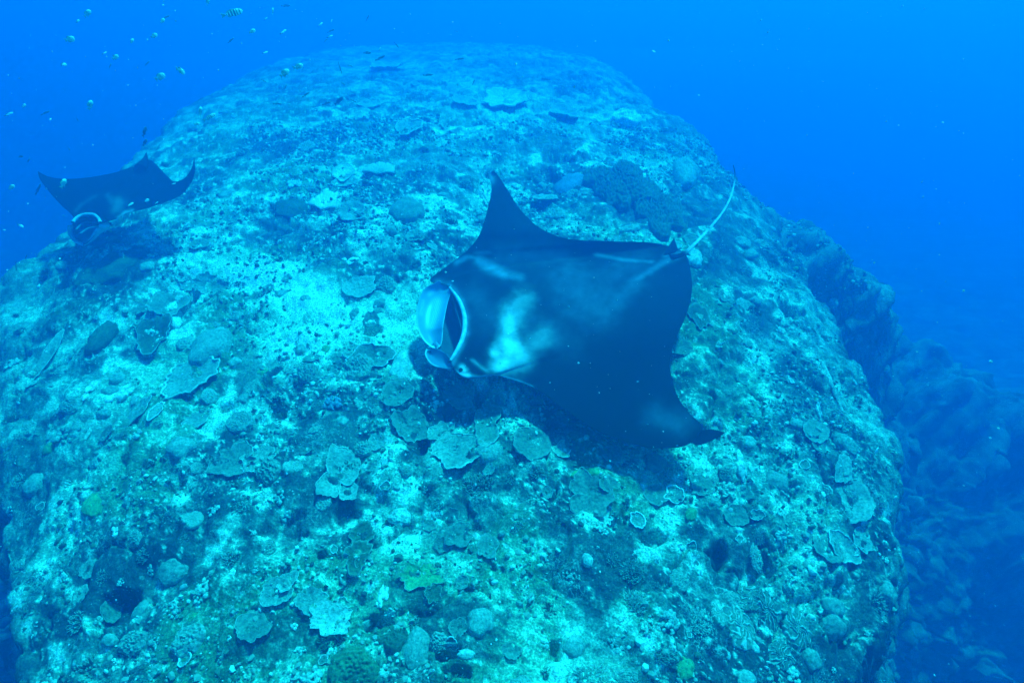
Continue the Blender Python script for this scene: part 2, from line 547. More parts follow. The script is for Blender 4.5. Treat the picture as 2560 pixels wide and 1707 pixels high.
# ------------------------------------------------------------------ manta rays
skin_mat, nt, b = new_mat('manta_skin')
ov = obj_vec(nt)
sk = attr_node(nt, 'marking').outputs['Color']
mot = ramp_node(nt, noise_node(nt, 7, 5, 0.65, ov), [(0.3, (.65, .65, .65)), (0.7, (1.35, 1.35, 1.35))])
fleck = ramp_node(nt, noise_node(nt, 46, 3, 0.7, ov), [(0.66, (0, 0, 0)), (0.74, (.10, .10, .10))])
nt.links.new(mix_node(nt, mix_node(nt, sk, mot, 1.0, 'MULTIPLY'), (.35, .42, .46), fleck), b.inputs['Base Color'])
b.inputs['Roughness'].default_value = 0.7
b.inputs['Specular IOR Level'].default_value = 0.06
bump_node(nt, b, noise_node(nt, 90, 4, 0.6, ov), 0.12, 0.004)


def plain_mat(name, c, rough=0.6, scale=30, amt=0.35, bump=0.3, spec=0.15):
    m, nt, b = new_mat(name)
    ov = obj_vec(nt)
    r = ramp_node(nt, noise_node(nt, scale, 5, 0.65, ov), [(0.3, (1 - amt,) * 3), (0.7, (1 + amt,) * 3)])
    nt.links.new(mix_node(nt, c, r, 1.0, 'MULTIPLY'), b.inputs['Base Color'])
    b.inputs['Roughness'].default_value = rough
    b.inputs['Specular IOR Level'].default_value = spec
    if bump:
        bump_node(nt, b, noise_node(nt, scale * 1.7, 5, 0.65, ov), bump, 0.01)
    return m


fin_mat, nt, b = new_mat('cephalic_fin_skin')
fa = attr_node(nt, 'marking').outputs['Color']
nt.links.new(fa, b.inputs['Base Color'])
b.inputs['Roughness'].default_value = 0.35
b.inputs['Specular IOR Level'].default_value = 0.4
mouth_mat = plain_mat('mouth_lining', (.05, .075, .10), 0.6, 12, 0.3, 0.2)
mouth2_mat = plain_mat('pale_mouth_lining', (.13, .19, .24), 0.6, 12, 0.3, 0.2)
lip2b_mat = plain_mat('soft_lip', (.36, .44, .52), 0.5, 14, 0.35, 0.2)
lip2_mat = plain_mat('dim_lip', (.10, .15, .20), 0.5, 14, 0.35, 0.2)
lip_mat = plain_mat('pale_lip', (.42, .52, .60), 0.5, 14, 0.35, 0.2)
white_skin = plain_mat('white_skin', (.72, .74, .72), 0.5, 20, 0.15, 0.1)
dark_skin = plain_mat('dark_skin', (.03, .04, .05), 0.55, 20, 0.3, 0.2)
eye_mat = plain_mat('eye', (.01, .01, .012), 0.12, 20, 0.1, 0.0, 0.5)


def seg_dist(px, py, line):
    d = np.full(np.shape(px), 1e9)
    for (ax, ay), (bx, by) in zip(line[:-1], line[1:]):
        ex, ey = bx - ax, by - ay
        t = np.clip(((px - ax) * ex + (py - ay) * ey) / (ex * ex + ey * ey + 1e-9), 0, 1)
        d = np.minimum(d, np.hypot(px - ax - t * ex, py - ay - t * ey))
    return d


def project(P):
    """Photo point of a place in the scene (used only to lay out the ray's own skin pattern)."""
    Q = P - CAM
    zc = Q[..., 1] * _cp - Q[..., 2] * _sp
    yc = Q[..., 1] * _sp + Q[..., 2] * _cp
    return 1280 + FPX * Q[..., 0] / zc, 853.5 - FPX * yc / zc


def airfoil(t):
    """Half thickness along the chord, 0 = leading edge."""
    return 2.6 * (0.2969 * np.sqrt(np.clip(t, 0, 1)) - 0.126 * t - 0.3516 * t ** 2 + 0.2843 * t ** 3 - 0.1036 * t ** 4)


def wing_body(le, te, z_le, z_te, thick_top, thick_bot, nu, nv):
    """Loft a ray's disc between its leading and trailing edges; returns top grid, bottom grid."""
    LE, TE = np.asarray(le, float), np.asarray(te, float)
    k = np.arange(len(LE))
    s = np.linspace(0, len(LE) - 1, nu)

    def cr(a):
        a = np.asarray(a, float)
        i = np.clip(np.floor(s).astype(int), 0, len(a) - 2)
        f = s - i
        m = np.gradient(a, axis=0)
        f_ = f[:, None] if a.ndim == 2 else f
        h = (2 * f_ ** 3 - 3 * f_ ** 2 + 1) * a[i] + (f_ ** 3 - 2 * f_ ** 2 + f_) * m[i] + (-2 * f_ ** 3 + 3 * f_ ** 2) * a[i + 1] + (f_ ** 3 - f_ ** 2) * m[i + 1]
        return h
    L, T = cr(LE), cr(TE)
    A = on_z(L[:, 0], L[:, 1], cr(z_le))
    B = on_z(T[:, 0], T[:, 1], cr(z_te))
    v = 0.5 - 0.5 * np.cos(np.linspace(0, np.pi, nv))
    mid = A[:, None] * (1 - v)[None, :, None] + B[:, None] * v[None, :, None]
    n = np.cross(np.gradient(mid, axis=0), np.gradient(mid, axis=1))
    n /= np.linalg.norm(n, axis=2)[..., None] + 1e-9
    if n[..., 2].mean() < 0:
        n = -n
    for _ in range(12):                                       # even the normals out so the skin stays smooth
        n[1:-1, 1:-1] = (n[1:-1, 1:-1] * 2 + n[:-2, 1:-1] + n[2:, 1:-1] + n[1:-1, :-2] + n[1:-1, 2:]) / 6
        n[0], n[-1] = n[1], n[-2]
        n[:, 0], n[:, -1] = n[:, 1], n[:, -2]
    n /= np.linalg.norm(n, axis=2)[..., None] + 1e-9
    af = airfoil(v)[None, :]
    top = mid + n * (cr(thick_top)[:, None] * af)[..., None]
    bot = mid - n * (cr(thick_bot)[:, None] * af)[..., None]
    return top, bot, mid, n


def close_shell(top, bot):
    nu, nv = top.shape[:2]
    V = np.concatenate([top.reshape(-1, 3), bot.reshape(-1, 3)])
    f = grid_faces(nu, nv)
    F = [f, f[:, ::-1] + nu * nv]
    a = np.arange(nu - 1) * nv
    N = nu * nv
    F.append(np.stack([a, a + nv, a + nv + N, a + N], 1))
    a = a + nv - 1
    F.append(np.stack([a, a + N, a + nv + N, a + nv], 1))
    a = np.arange(nv - 1)
    F.append(np.stack([a, a + N, a + 1 + N, a + 1], 1))
    a = a + (nu - 1) * nv
    F.append(np.stack([a, a + 1, a + 1 + N, a + N], 1))
    return V, np.concatenate(F)


def blade(left, right, z_l, z_r, bulge, thick, nu=40, nv=16):
    """A curved fin between two edge curves (photo points with heights), with real thickness."""
    Lp = resample(np.column_stack([left, z_l]), nu)
    Rp = resample(np.column_stack([right, z_r]), nu)
    A, B = on_z(Lp[:, 0], Lp[:, 1], Lp[:, 2]), on_z(Rp[:, 0], Rp[:, 1], Rp[:, 2])
    v = np.linspace(0, 1, nv)
    mid = A[:, None] * (1 - v)[None, :, None] + B[:, None] * v[None, :, None]
    n = np.cross(np.gradient(mid, axis=0), np.gradient(mid, axis=1))
    n /= np.linalg.norm(n, axis=2)[..., None] + 1e-9
    toward = CAM - mid
    n *= np.sign((n * toward).sum(2).mean())
    mid = mid - n * (bulge * np.sin(np.pi * v))[None, :, None]
    return close_shell(mid + n * thick / 2, mid - n * thick / 2), mid


def lathe_eye(center, r, parent):
    u = np.linspace(0, np.pi, 9)
    v = np.linspace(0, 2 * np.pi, 14, endpoint=False)
    P = np.stack([np.sin(u)[:, None] * np.cos(v)[None], np.sin(u)[:, None] * np.sin(v)[None], np.cos(u)[:, None] + 0 * v[None]], -1) * r + center
    link('eye', mesh_from('eye', P.reshape(-1, 3), grid_faces(9, 14, True), eye_mat), parent)


# ---- the large ray in the middle
LE = [(1231, 426), (1223, 440), (1229, 474), (1217, 531), (1204, 574), (1190, 601), (1168, 626), (1144, 645), (1114, 668), (1080, 693), (1080, 706), (1122, 716), (1148, 748), (1160, 790),
      (1162, 822), (1155, 850), (1142, 877), (1128, 903), (1138, 926), (1164, 944), (1198, 945), (1239, 939), (1274, 947), (1313, 960), (1347, 977), (1389, 1008), (1432, 1038),
      (1476, 1068), (1525, 1092), (1574, 1109), (1620, 1119), (1661, 1120), (1697, 1118), (1716, 1112), (1729, 1107), (1743, 1113), (1773, 1104), (1795, 1093), (1811, 1082)]
TE = [(1236, 429), (1246, 440), (1266, 470), (1300, 523), (1351, 571), (1420, 597), (1517, 603), (1600, 605), (1645, 609), (1672, 618), (1690, 627), (1697, 631), (1702, 634), (1707, 637),
      (1713, 641), (1721, 656), (1727, 680), (1730, 704), (1730, 725), (1726, 752), (1717, 783), (1706, 811), (1697, 830), (1688, 853), (1681, 872), (1676, 895), (1675, 918),
      (1678, 940), (1684, 962), (1692, 985), (1702, 1005), (1716, 1024), (1731, 1040), (1747, 1054), (1758, 1065), (1757, 1074), (1776, 1073), (1796, 1076), (1812, 1081)]
k = np.arange(len(LE))
zc = 0.46
z_le = zc + np.interp(k, [0, 2, 5, 9, 13, 18, 22, 28, 34, 38], [.55, .45, .24, .04, .00, -.06, -.12, -.22, -.22, -.14])
z_te = zc + np.interp(k, [0, 2, 5, 9, 13, 18, 22, 28, 34, 38], [.55, .45, .22, .03, .00, -.02, -.08, -.18, -.20, -.14])
tt = np.interp(k, [0, 3, 6, 9, 12, 15, 18, 21, 25, 31, 35, 38], [.008, .02, .045, .10, .20, .22, .18, .10, .055, .03, .012, .006])
tb = np.interp(k, [0, 3, 6, 9, 12, 15, 18, 21, 25, 31, 35, 38], [.008, .02, .04, .08, .13, .14, .12, .08, .05, .03, .012, .006])
top, bot, mid, nrm = wing_body(LE, TE, z_le, z_te, tt, tb, 230, 110)
# the back: a low ridge running to the tail, shoulders either side of the head
px, py = project(mid)
tail_line = [(1300, 765), (1420, 722), (1560, 680), (1690, 640)]
top += nrm * (0.05 * np.exp(-(seg_dist(px, py, tail_line) / 34) ** 2))[..., None]
top += nrm * (0.03 * np.exp(-(seg_dist(px, py, [(1180, 690), (1300, 700), (1420, 690)]) / 30) ** 2))[..., None]
flesh = np.clip(np.linalg.norm(top - mid, axis=2) / .09, 0, 1)
top += nrm * flesh[..., None] * (.010 * fbm(px / 60.0, py / 60.0, 3, 76) + .012 * np.sin(np.arctan2(py - 760, px - 1330) * 9 + 1.5 * fbm(px / 90.0, py / 90.0, 2, 77)) * smooth(60, 220, np.hypot(px - 1330, py - 760)))[..., None]
px, py = project(top)
V, F = close_shell(top, bot)

soft = fbm(px / 34.0, py / 34.0, 4, 71)
soft2 = fbm(px / 11.0, py / 11.0, 3, 72)


def mark(line, width, power=2.0, wob=0.45):
    return np.exp(-np.maximum(seg_dist(px, py, line) / width + wob * soft + 0.28 * soft2, 0) ** power)


body_c = np.array((.006, .008, .011))
pale_c = np.array((.66, .70, .70))
grey_c = np.array((.10, .15, .20))
C = np.empty(top.shape)
C[:] = body_c
back_sheen = np.clip(.5 + .9 * fbm(px / 150.0, py / 150.0, 4, 75) , 0, 1) * (1 - smooth(20, 330, (px - 1330) * .45 + (py - 700) * .9) * .85)  # sheen and shading painted in: lighter over the back, darkest on near wing
C *= (0.5 + 2.6 * back_sheen)[..., None]
# pale shoulder patch on the near side: a column, a bright knot, and a tongue running back
pw = np.zeros(px.shape)
for line, wd, amt in [([(1310, 748), (1298, 770), (1288, 800)], 26, .34), ([(1276, 775), (1272, 815), (1275, 850)], 20, .50), ([(1273, 800), (1274, 840)], 10, .55), ([(1275, 862), (1272, 880), (1252, 912)], 20, .80),
                      ([(1272, 868), (1284, 868)], 15, 1.0), ([(1243, 884), (1233, 882)], 9, .8), ([(1262, 908), (1310, 902)], 24, .42), ([(1292, 895), (1325, 865), (1362, 842)], 24, .30),
                      ([(1258, 850), (1238, 880)], 15, .40), ([(1250, 915), (1262, 905)], 10, .75)]:
    pw = 1 - (1 - pw) * (1 - amt * mark(line, wd, 2.0, .25))
# bluish far shoulder blaze and its eyebrow streak; smoky sheen painted on the back
gw = np.zeros(px.shape)
for line, wd, amt in [([(1142, 656), (1170, 642), (1195, 646)], 7, .75), ([(1195, 648), (1230, 668), (1262, 686)], 13, .8), ([(1240, 680), (1300, 694)], 11, .5), ([(1185, 634), (1225, 631)], 5, .4),
                      ([(1490, 636), (1560, 650), (1630, 655)], 5, .55), ([(1700, 634), (1640, 668), (1590, 700)], 8, .55), ([(1590, 700), (1560, 735), (1510, 785)], 24, .30),
                      ([(1640, 1035), (1700, 1060)], 28, .22), ([(1430, 720), (1480, 750)], 60, .30), ([(1350, 800), (1420, 860)], 40, .12), ([(1250, 640), (1400, 640)], 22, .20), ([(1180, 740), (1230, 800)], 30, .16), ([(1500, 700), (1600, 660)], 30, .2), ([(1690, 628), (1662, 640)], 6, .5)]:
    gw = np.maximum(gw, amt * mark(line, wd, 2.0, .4))
# pale lip band behind the mouth, bright cheek near the eye, pale leading edge
lw = mark([(1096, 708), (1124, 716), (1152, 750), (1165, 795), (1164, 830), (1152, 862), (1138, 888), (1130, 905)], 9, 2.0, .15) * .75
lw = np.maximum(lw, mark([(1140, 925), (1160, 938), (1200, 942), (1240, 938), (1280, 948), (1330, 966)], 4, 2.0, .1) * .8)
lw = np.maximum(lw, mark([(1226, 430), (1228, 452)], 9, 2.0, .1) * .9)
ck = np.maximum(mark([(1146, 934), (1168, 938)], 7, 2, .2), mark([(1155, 918), (1160, 926)], 8, 2, .2))
ck = np.maximum(ck, .35 * mark([(1180, 900), (1220, 930)], 4, 2, .2))
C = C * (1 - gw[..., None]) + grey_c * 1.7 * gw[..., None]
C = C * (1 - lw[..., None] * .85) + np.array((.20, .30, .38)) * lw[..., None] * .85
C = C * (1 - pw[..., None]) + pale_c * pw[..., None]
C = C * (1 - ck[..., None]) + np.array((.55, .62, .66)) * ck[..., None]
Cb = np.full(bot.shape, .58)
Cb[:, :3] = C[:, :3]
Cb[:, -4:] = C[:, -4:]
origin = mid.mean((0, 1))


def local(P):
    return np.asarray(P) - origin


# tail, grown onto the same skin
tp = [(1676, 647, zc + .03), (1700, 640, zc + .03), (1720, 626, zc + .02), (1762, 584, zc), (1801, 538, zc), (1823, 501, zc), (1835, 461, zc + .02), (1837, 431, zc + .05), (1833, 414, zc + .07)]
tq = resample(tp, 60)
tpath = on_z(tq[:, 0], tq[:, 1], tq[:, 2])
trad = np.interp(np.linspace(0, 1, 60), [0, .08, .16, .3, .7, 1], [.05, .034, .022, .017, .0125, .007])
tv, tf = tube(tpath, trad, 10)
ring = np.tile(np.linspace(0, 1, 60)[:, None], (1, 10)).ravel()
side_ang = np.tile(np.arange(10)[None], (60, 1)).ravel() * 2 * np.pi / 10
tc = np.empty((len(tv), 3))
pal = smooth(.10, .2, ring) * (1 - smooth(.80, .93, ring))
tcx, tcy = project(tv)
cxm, cym = project(np.repeat(tpath, 10, 0))
under = smooth(-0.5, 1.2, (tcx - cxm) * .7 + (tcy - cym) * .7)
pal = (pal * (0.55 + .45 * under))[:, None]
tc[:] = body_c * (1 - pal) + np.array((.92, .93, .88)) * pal
V, F = join([(V, F), (tv, tf)])
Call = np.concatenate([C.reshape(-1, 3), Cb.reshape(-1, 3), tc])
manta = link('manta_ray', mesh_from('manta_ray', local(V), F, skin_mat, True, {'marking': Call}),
             label='large black manta ray with pale shoulder patch gliding over the middle of the reef', cat='manta ray', group='manta rays over the reef')
manta.location = origin

# far cephalic fin, unrolled and hanging in front of the mouth
fl = [(1100, 702), (1064, 720), (1051, 742), (1043, 767), (1041, 794), (1043, 815), (1049, 833), (1060, 852), (1076, 866), (1090, 871)]
fr = [(1128, 712), (1127, 728), (1124, 742), (1118, 762), (1112, 792), (1108, 815), (1107, 830), (1106, 848), (1102, 864), (1092, 870)]
zl = zc + np.interp(range(10), [0, 2, 5, 9], [.06, -.02, -.12, -.24])
zr = zc + np.interp(range(10), [0, 2, 5, 9], [.05, -.02, -.10, -.24])
(fv, ff), fm = blade(fl, fr, zl, zr, .07, .014, 70, 36)
fx, fy = project(fv)
edge_w = np.exp(-(seg_dist(fx, fy, fl[2:] + fr[:3:-1]) / 2.6) ** 2)
edge_w *= smooth(760, 850, fy)
streak = np.exp(-(seg_dist(fx, fy, [(1095, 755), (1090, 780), (1078, 815)]) / 11) ** 2) * (0.55 + 0.45 * np.sin((fx * .93 + fy * .30) * 1.55))
streak2 = .5 * np.exp(-(seg_dist(fx, fy, [(1086, 726), (1074, 735)]) / 6) ** 2) + .4 * np.exp(-(seg_dist(fx, fy, [(1058, 752), (1052, 785)]) / 5) ** 2) * (.6 + .4 * np.sin(fx * 1.7))
fc = np.array((.20, .35, .48)) + np.array((.45, .5, .5)) * np.clip(streak + streak2, 0, 1)[:, None]
fc = fc * (1 - edge_w[:, None]) + np.array((.85, .88, .85)) * edge_w[:, None]
o = link('cephalic_fin', mesh_from('cephalic_fin', local(fv), ff, fin_mat, True, {'marking': fc}), manta, 'far head fin hanging open with a white edge')
# near cephalic fin, short and curled
fl = [(1136, 919), (1118, 922), (1095, 918), (1079, 911), (1068, 898), (1063, 884), (1067, 872)]
fr = [(1128, 900), (1120, 890), (1112, 882), (1100, 875), (1088, 871), (1078, 870), (1069, 870)]
(fv, ff), fm2 = blade(fl, fr, zc + np.linspace(-.06, -.20, 7), zc + np.linspace(-.04, -.17, 7), .05, .014, 50, 22)
fx, fy = project(fv)
edge_w = np.exp(-(seg_dist(fx, fy, fl[2:]) / 2.2) ** 2) * .8
fc = np.array((.10, .19, .28)) * (1 - edge_w[:, None]) + np.array((.6, .7, .72)) * edge_w[:, None]
link('cephalic_fin', mesh_from('cephalic_fin', local(fv), ff, fin_mat, True, {'marking': fc}), manta, 'near head fin, short and curled')
# mouth: a hollow behind the upper lip, running down to the lower jaw
lip = [(1122, 718), (1145, 750), (1158, 785), (1160, 820), (1153, 850), (1140, 877), (1124, 902)]
jaw = [(1116, 722), (1106, 760), (1098, 800), (1094, 840), (1098, 868), (1108, 888), (1120, 904)]
lz, jz = zc + np.linspace(.02, -.05, 7), zc - .20 + .14 * np.cos(np.linspace(-np.pi / 2, np.pi / 2, 7)) * -1 + .1
Lp, Jp = resample(np.column_stack([lip, lz]), 40), resample(np.column_stack([jaw, jz]), 40)
A, B = on_z(Lp[:, 0], Lp[:, 1], Lp[:, 2]), on_z(Jp[:, 0], Jp[:, 1], Jp[:, 2])
v = np.linspace(0, 1, 20)
cav = A[:, None] * (1 - v)[None, :, None] + B[:, None] * v[None, :, None]
cav[..., 0] += (0.12 * np.sin(np.pi * v))[None] * np.sin(np.linspace(0, np.pi, 40))[:, None]
cav[..., 2] -= (0.16 * np.sin(np.pi * v))[None] * np.sin(np.linspace(0, np.pi, 40))[:, None]
mv, mf = close_shell(cav, cav - np.array((0, 0, .012)))
mouth = link('mouth', mesh_from('mouth', local(mv), mf, mouth_mat), manta)
lv, lf = tube(on_z(Lp[:, 0] + 2, Lp[:, 1], Lp[:, 2] + .012), np.interp(np.linspace(0, 1, 40), [0, .2, .5, .8, 1], [.012, .022, .026, .024, .014]), 10)
link('upper_lip', mesh_from('upper_lip', local(lv), lf, lip_mat), manta)
lf2 = [(1129, 738), (1138, 766), (1147, 795), (1154, 822)]
lq = resample(np.column_stack([lf2, zc + np.array((-.02, -.05, -.06, -.03))]), 24)
lv, lf = tube(on_z(lq[:, 0], lq[:, 1], lq[:, 2]), np.interp(np.linspace(0, 1, 24), [0, .5, 1], [.006, .016, .006]), 8)
link('tooth_band', mesh_from('tooth_band', local(lv), lf, mouth_mat), manta)
lathe_eye(local(on_z(1152, 925, zc - .05)), .022, manta)
# dorsal fin and the two small pelvic fins at the root of the tail


def small_fin(name, base, tip, zb, zt, thick, mat, lean=(0, 0, 0)):
    bq = resample(np.column_stack([base, zb]), 14)
    Bq = on_z(bq[:, 0], bq[:, 1], bq[:, 2])
    T = on_z(tip[0], tip[1], zt)
    v = np.linspace(0, 1, 12)
    g = Bq[:, None] * (1 - v)[None, :, None] + T[None, None] * v[None, :, None]
    g += np.array(lean)[None, None] * np.sin(np.pi * v)[None, :, None]
    w = thick * (1 - v * .9)[None, :, None] * np.sin(np.linspace(.15, np.pi - .15, 14))[:, None, None]
    n = np.cross(g[-1, 0] - g[0, 0], T - g[7, 0])
    n /= np.linalg.norm(n) + 1e-9
    fv, ff = close_shell(g + n * w, g - n * w)
    link(name, mesh_from(name, local(fv), ff, mat), manta)


small_fin('dorsal_fin', [(1655, 642), (1675, 634), (1697, 630)], (1685, 594), [zc + .05, zc + .06, zc + .04], zc + .20, .014, dark_skin)
small_fin('pelvic_fin', [(1684, 664), (1700, 652), (1716, 646)], (1671, 675), [zc + .0, zc, zc - .01], zc - .04, .010, white_skin)
small_fin('pelvic_fin', [(1690, 632), (1704, 628), (1716, 628)], (1728, 640), [zc, zc, zc], zc - .03, .010, dark_skin)

# ---- the smaller ray in the blue, coming towards the camera
z2 = 0.46
LE2 = [(94, 428), (100, 448), (117, 472), (136, 495), (155, 515), (170, 528), (182, 541), (186, 556), (195, 545), (211, 537), (234, 535), (247, 546), (253, 556), (272, 553), (293, 547), (304, 540), (323, 531),
       (361, 523), (398, 511), (432, 498), (454, 487), (473, 465), (484, 444), (488, 422), (486, 396)]
TE2 = [(96, 429), (108, 436), (123, 442), (151, 447), (183, 447), (211, 445), (240, 441), (262, 437), (286, 432), (305, 426), (323, 420), (340, 414), (357, 408), (366, 402), (376, 400), (386, 407), (396, 417),
       (407, 429), (420, 442), (432, 453), (446, 453), (462, 445), (474, 430), (481, 414), (485, 396)]
k2 = np.arange(len(LE2))
zl2 = z2 + np.interp(k2, [0, 4, 8, 12, 16, 20, 24], [.10, -.02, .0, .0, .0, .10, .42])
zt2 = z2 + np.interp(k2, [0, 4, 8, 12, 16, 20, 24], [.10, .02, .02, .04, .04, .12, .42])
tt2 = np.interp(k2, [0, 3, 6, 9, 12, 15, 18, 24], [.01, .035, .10, .20, .20, .10, .05, .01])
top2, bot2, mid2, nrm2 = wing_body(LE2, TE2, zl2, zt2, tt2, tt2 * .6, 140, 70)
px, py = project(top2)
soft, soft2 = fbm(px / 14.0, py / 14.0, 4, 81), fbm(px / 6.0, py / 6.0, 3, 82)
C2 = np.empty(top2.shape)
C2[:] = body_c
w = np.maximum.reduce([.20 * mark([(292, 519), (297, 506)], 14, 2, .35), .14 * mark([(270, 490), (290, 512)], 8, 2, .4), .45 * mark([(296, 545), (312, 532), (330, 527)], 5, 2, .2),
                       .55 * mark([(186, 552), (200, 540), (215, 536), (235, 537), (250, 552)], 4, 2, .1), .10 * mark([(188, 528), (205, 510), (240, 490)], 4, 2, .3)])[..., None]
C2 = C2 * (1 - w) + np.array((.50, .58, .60)) * w
V2, F2 = close_shell(top2, bot2)
tq = resample([(350, 425, z2 + .08), (362, 404, z2 + .08), (366, 383, z2 + .12)], 30)
tv, tf = tube(on_z(tq[:, 0], tq[:, 1], tq[:, 2]), np.linspace(.09, .008, 30), 10)
V2, F2 = join([(V2, F2), (tv, tf)])
Cb2 = np.full(bot2.shape, .55)
Cb2[:, :3] = C2[:, :3]
origin = mid2.mean((0, 1))
manta2 = link('manta_ray', mesh_from('manta_ray', local(V2), F2, skin_mat, True, {'marking': np.concatenate([C2.reshape(-1, 3), Cb2.reshape(-1, 3), np.tile(body_c, (len(tv), 1))])}),
              label='smaller manta ray fading into the blue, mouth open, seen from the front', cat='manta ray', group='manta rays over the reef')
manta2.location = origin
lip = [(182, 556), (190, 546), (202, 539), (216, 536), (234, 537), (246, 546), (251, 557)]
jaw = [(180, 562), (176, 581), (184, 598), (197, 607), (211, 612), (230, 597), (250, 562)]
Lp = resample(np.column_stack([lip, z2 + np.full(7, .02)]), 36)
Jp = resample(np.column_stack([jaw, z2 - .12 - .22 * np.sin(np.linspace(0, np.pi, 7))]), 36)
A, B = on_z(Lp[:, 0], Lp[:, 1], Lp[:, 2]), on_z(Jp[:, 0], Jp[:, 1], Jp[:, 2])
v = np.linspace(0, 1, 18)
cav = A[:, None] * (1 - v)[None, :, None] + B[:, None] * v[None, :, None]
cav[..., 1] += (0.34 * np.sin(np.pi * v))[None] * np.sin(np.linspace(0, np.pi, 36))[:, None]
mv, mf = close_shell(cav, cav + np.array((0, .02, 0)))
link('mouth', mesh_from('mouth', local(mv), mf, mouth2_mat), manta2)
lv, lf = tube(A, .020, 8)
link('upper_lip', mesh_from('upper_lip', local(lv), lf, lip2b_mat), manta2)
q = resample([(176, 566, z2 - .12), (175, 581, z2 - .2), (184, 598, z2 - .3), (197, 607, z2 - .33), (211, 613, z2 - .34)], 30)
lv, lf = tube(on_z(q[:, 0], q[:, 1], q[:, 2]), np.interp(np.linspace(0, 1, 30), [0, 1], [.03, .02]), 8)
link('cephalic_fin', mesh_from('cephalic_fin', local(lv), lf, lip_mat), manta2)
q = resample([(212, 613, z2 - .34), (230, 597, z2 - .27), (248, 576, z2 - .18), (264, 563, z2 - .1), (276, 560, z2 - .06)], 30)
lv, lf = tube(on_z(q[:, 0], q[:, 1], q[:, 2]), np.interp(np.linspace(0, 1, 30), [0, .5, .85, 1], [.012, .034, .06, .02]), 8)
link('cephalic_fin', mesh_from('cephalic_fin', local(lv), lf, white_skin), manta2, 'rolled pale head fin')
for ln in ([(190, 575), (205, 560), (225, 555), (248, 560)], [(200, 585), (220, 572), (246, 566)]):
    q = resample(np.column_stack([ln, np.full(len(ln), z2 - .08)]), 20)
    lv, lf = tube(on_z(q[:, 0], q[:, 1], q[:, 2]), .014, 6)
    link('gill_band', mesh_from('gill_band', local(lv), lf, lip2_mat), manta2)
print('span', np.linalg.norm(mid[0, 50] - mid[-1, 50]), 'len', np.linalg.norm(mid[75, 0] - mid[75, -1]), 'manta2 span', np.linalg.norm(mid2[0, 30] - mid2[-1, 30]), 'dist', np.linalg.norm(origin - CAM), 'reef under', height(*origin[:2]))
# ------------------------------------------------------------------ corals
def coral_mat(name, c, scale=46, amt=0.75, bump=1.0, rough=0.8, rings=False):
    m, nt, b = new_mat(name)
    ov = nt.nodes.new('ShaderNodeTexCoord').outputs['Object']
    geo = nt.nodes.new('ShaderNodeNewGeometry').outputs['Position']
    n = noise_node(nt, scale, 6, 0.7, geo)
    r = ramp_node(nt, n, [(0.28, (1 - amt,) * 3), (0.5, (1, 1, 1)), (0.72, (1 + amt,) * 3)])
    big = ramp_node(nt, noise_node(nt, 5.5, 4, 0.6, geo), [(0.3, (.62, .66, .66)), (0.7, (1.3, 1.3, 1.25))])
    base = mix_node(nt, mix_node(nt, c, r, 1.0, 'MULTIPLY'), big, 1.0, 'MULTIPLY')
    a = attr_node(nt, 'tip')
    base = mix_node(nt, base, (.66, .70, .60), a.outputs['Fac'])
    nt.links.new(base, b.inputs['Base Color'])
    b.inputs['Roughness'].default_value = rough
    bump_node(nt, b, noise_node(nt, scale * 2.2, 5, 0.7, geo), bump, 0.012)
    return m


CM = {k: coral_mat('coral_' + k, c) for k, c in dict(leaf=(.085, .20, .10), pale=(.50, .60, .52), mid=(.27, .37, .31), tan=(.17, .25, .20), green=(.10, .36, .15), olive=(.085, .14, .085), white=(.80, .82, .76),
                                                      dark=(.075, .125, .085), blue=(.20, .27, .36)).items()}
RIM = {k: coral_mat('coral_rim_' + k, c, 60, .3, .4) for k, c in dict(pale=(.62, .66, .56), white=(.85, .86, .80), mid=(.38, .43, .36)).items()}
_seed = [100]


def nseed():
    _seed[0] += 1
    return _seed[0]


def ring_noise(th, s, k):
    """Noise that closes on itself round a circle."""
    return fbm(np.cos(th) * k + s * 3.7, np.sin(th) * k - s * 1.9, 3, s)


def lobed(th, s, lobes=0.28, frill=0.05):
    return 1 + lobes * ring_noise(th, s, 1.3) + frill * ring_noise(th, s + 3, 7.0)


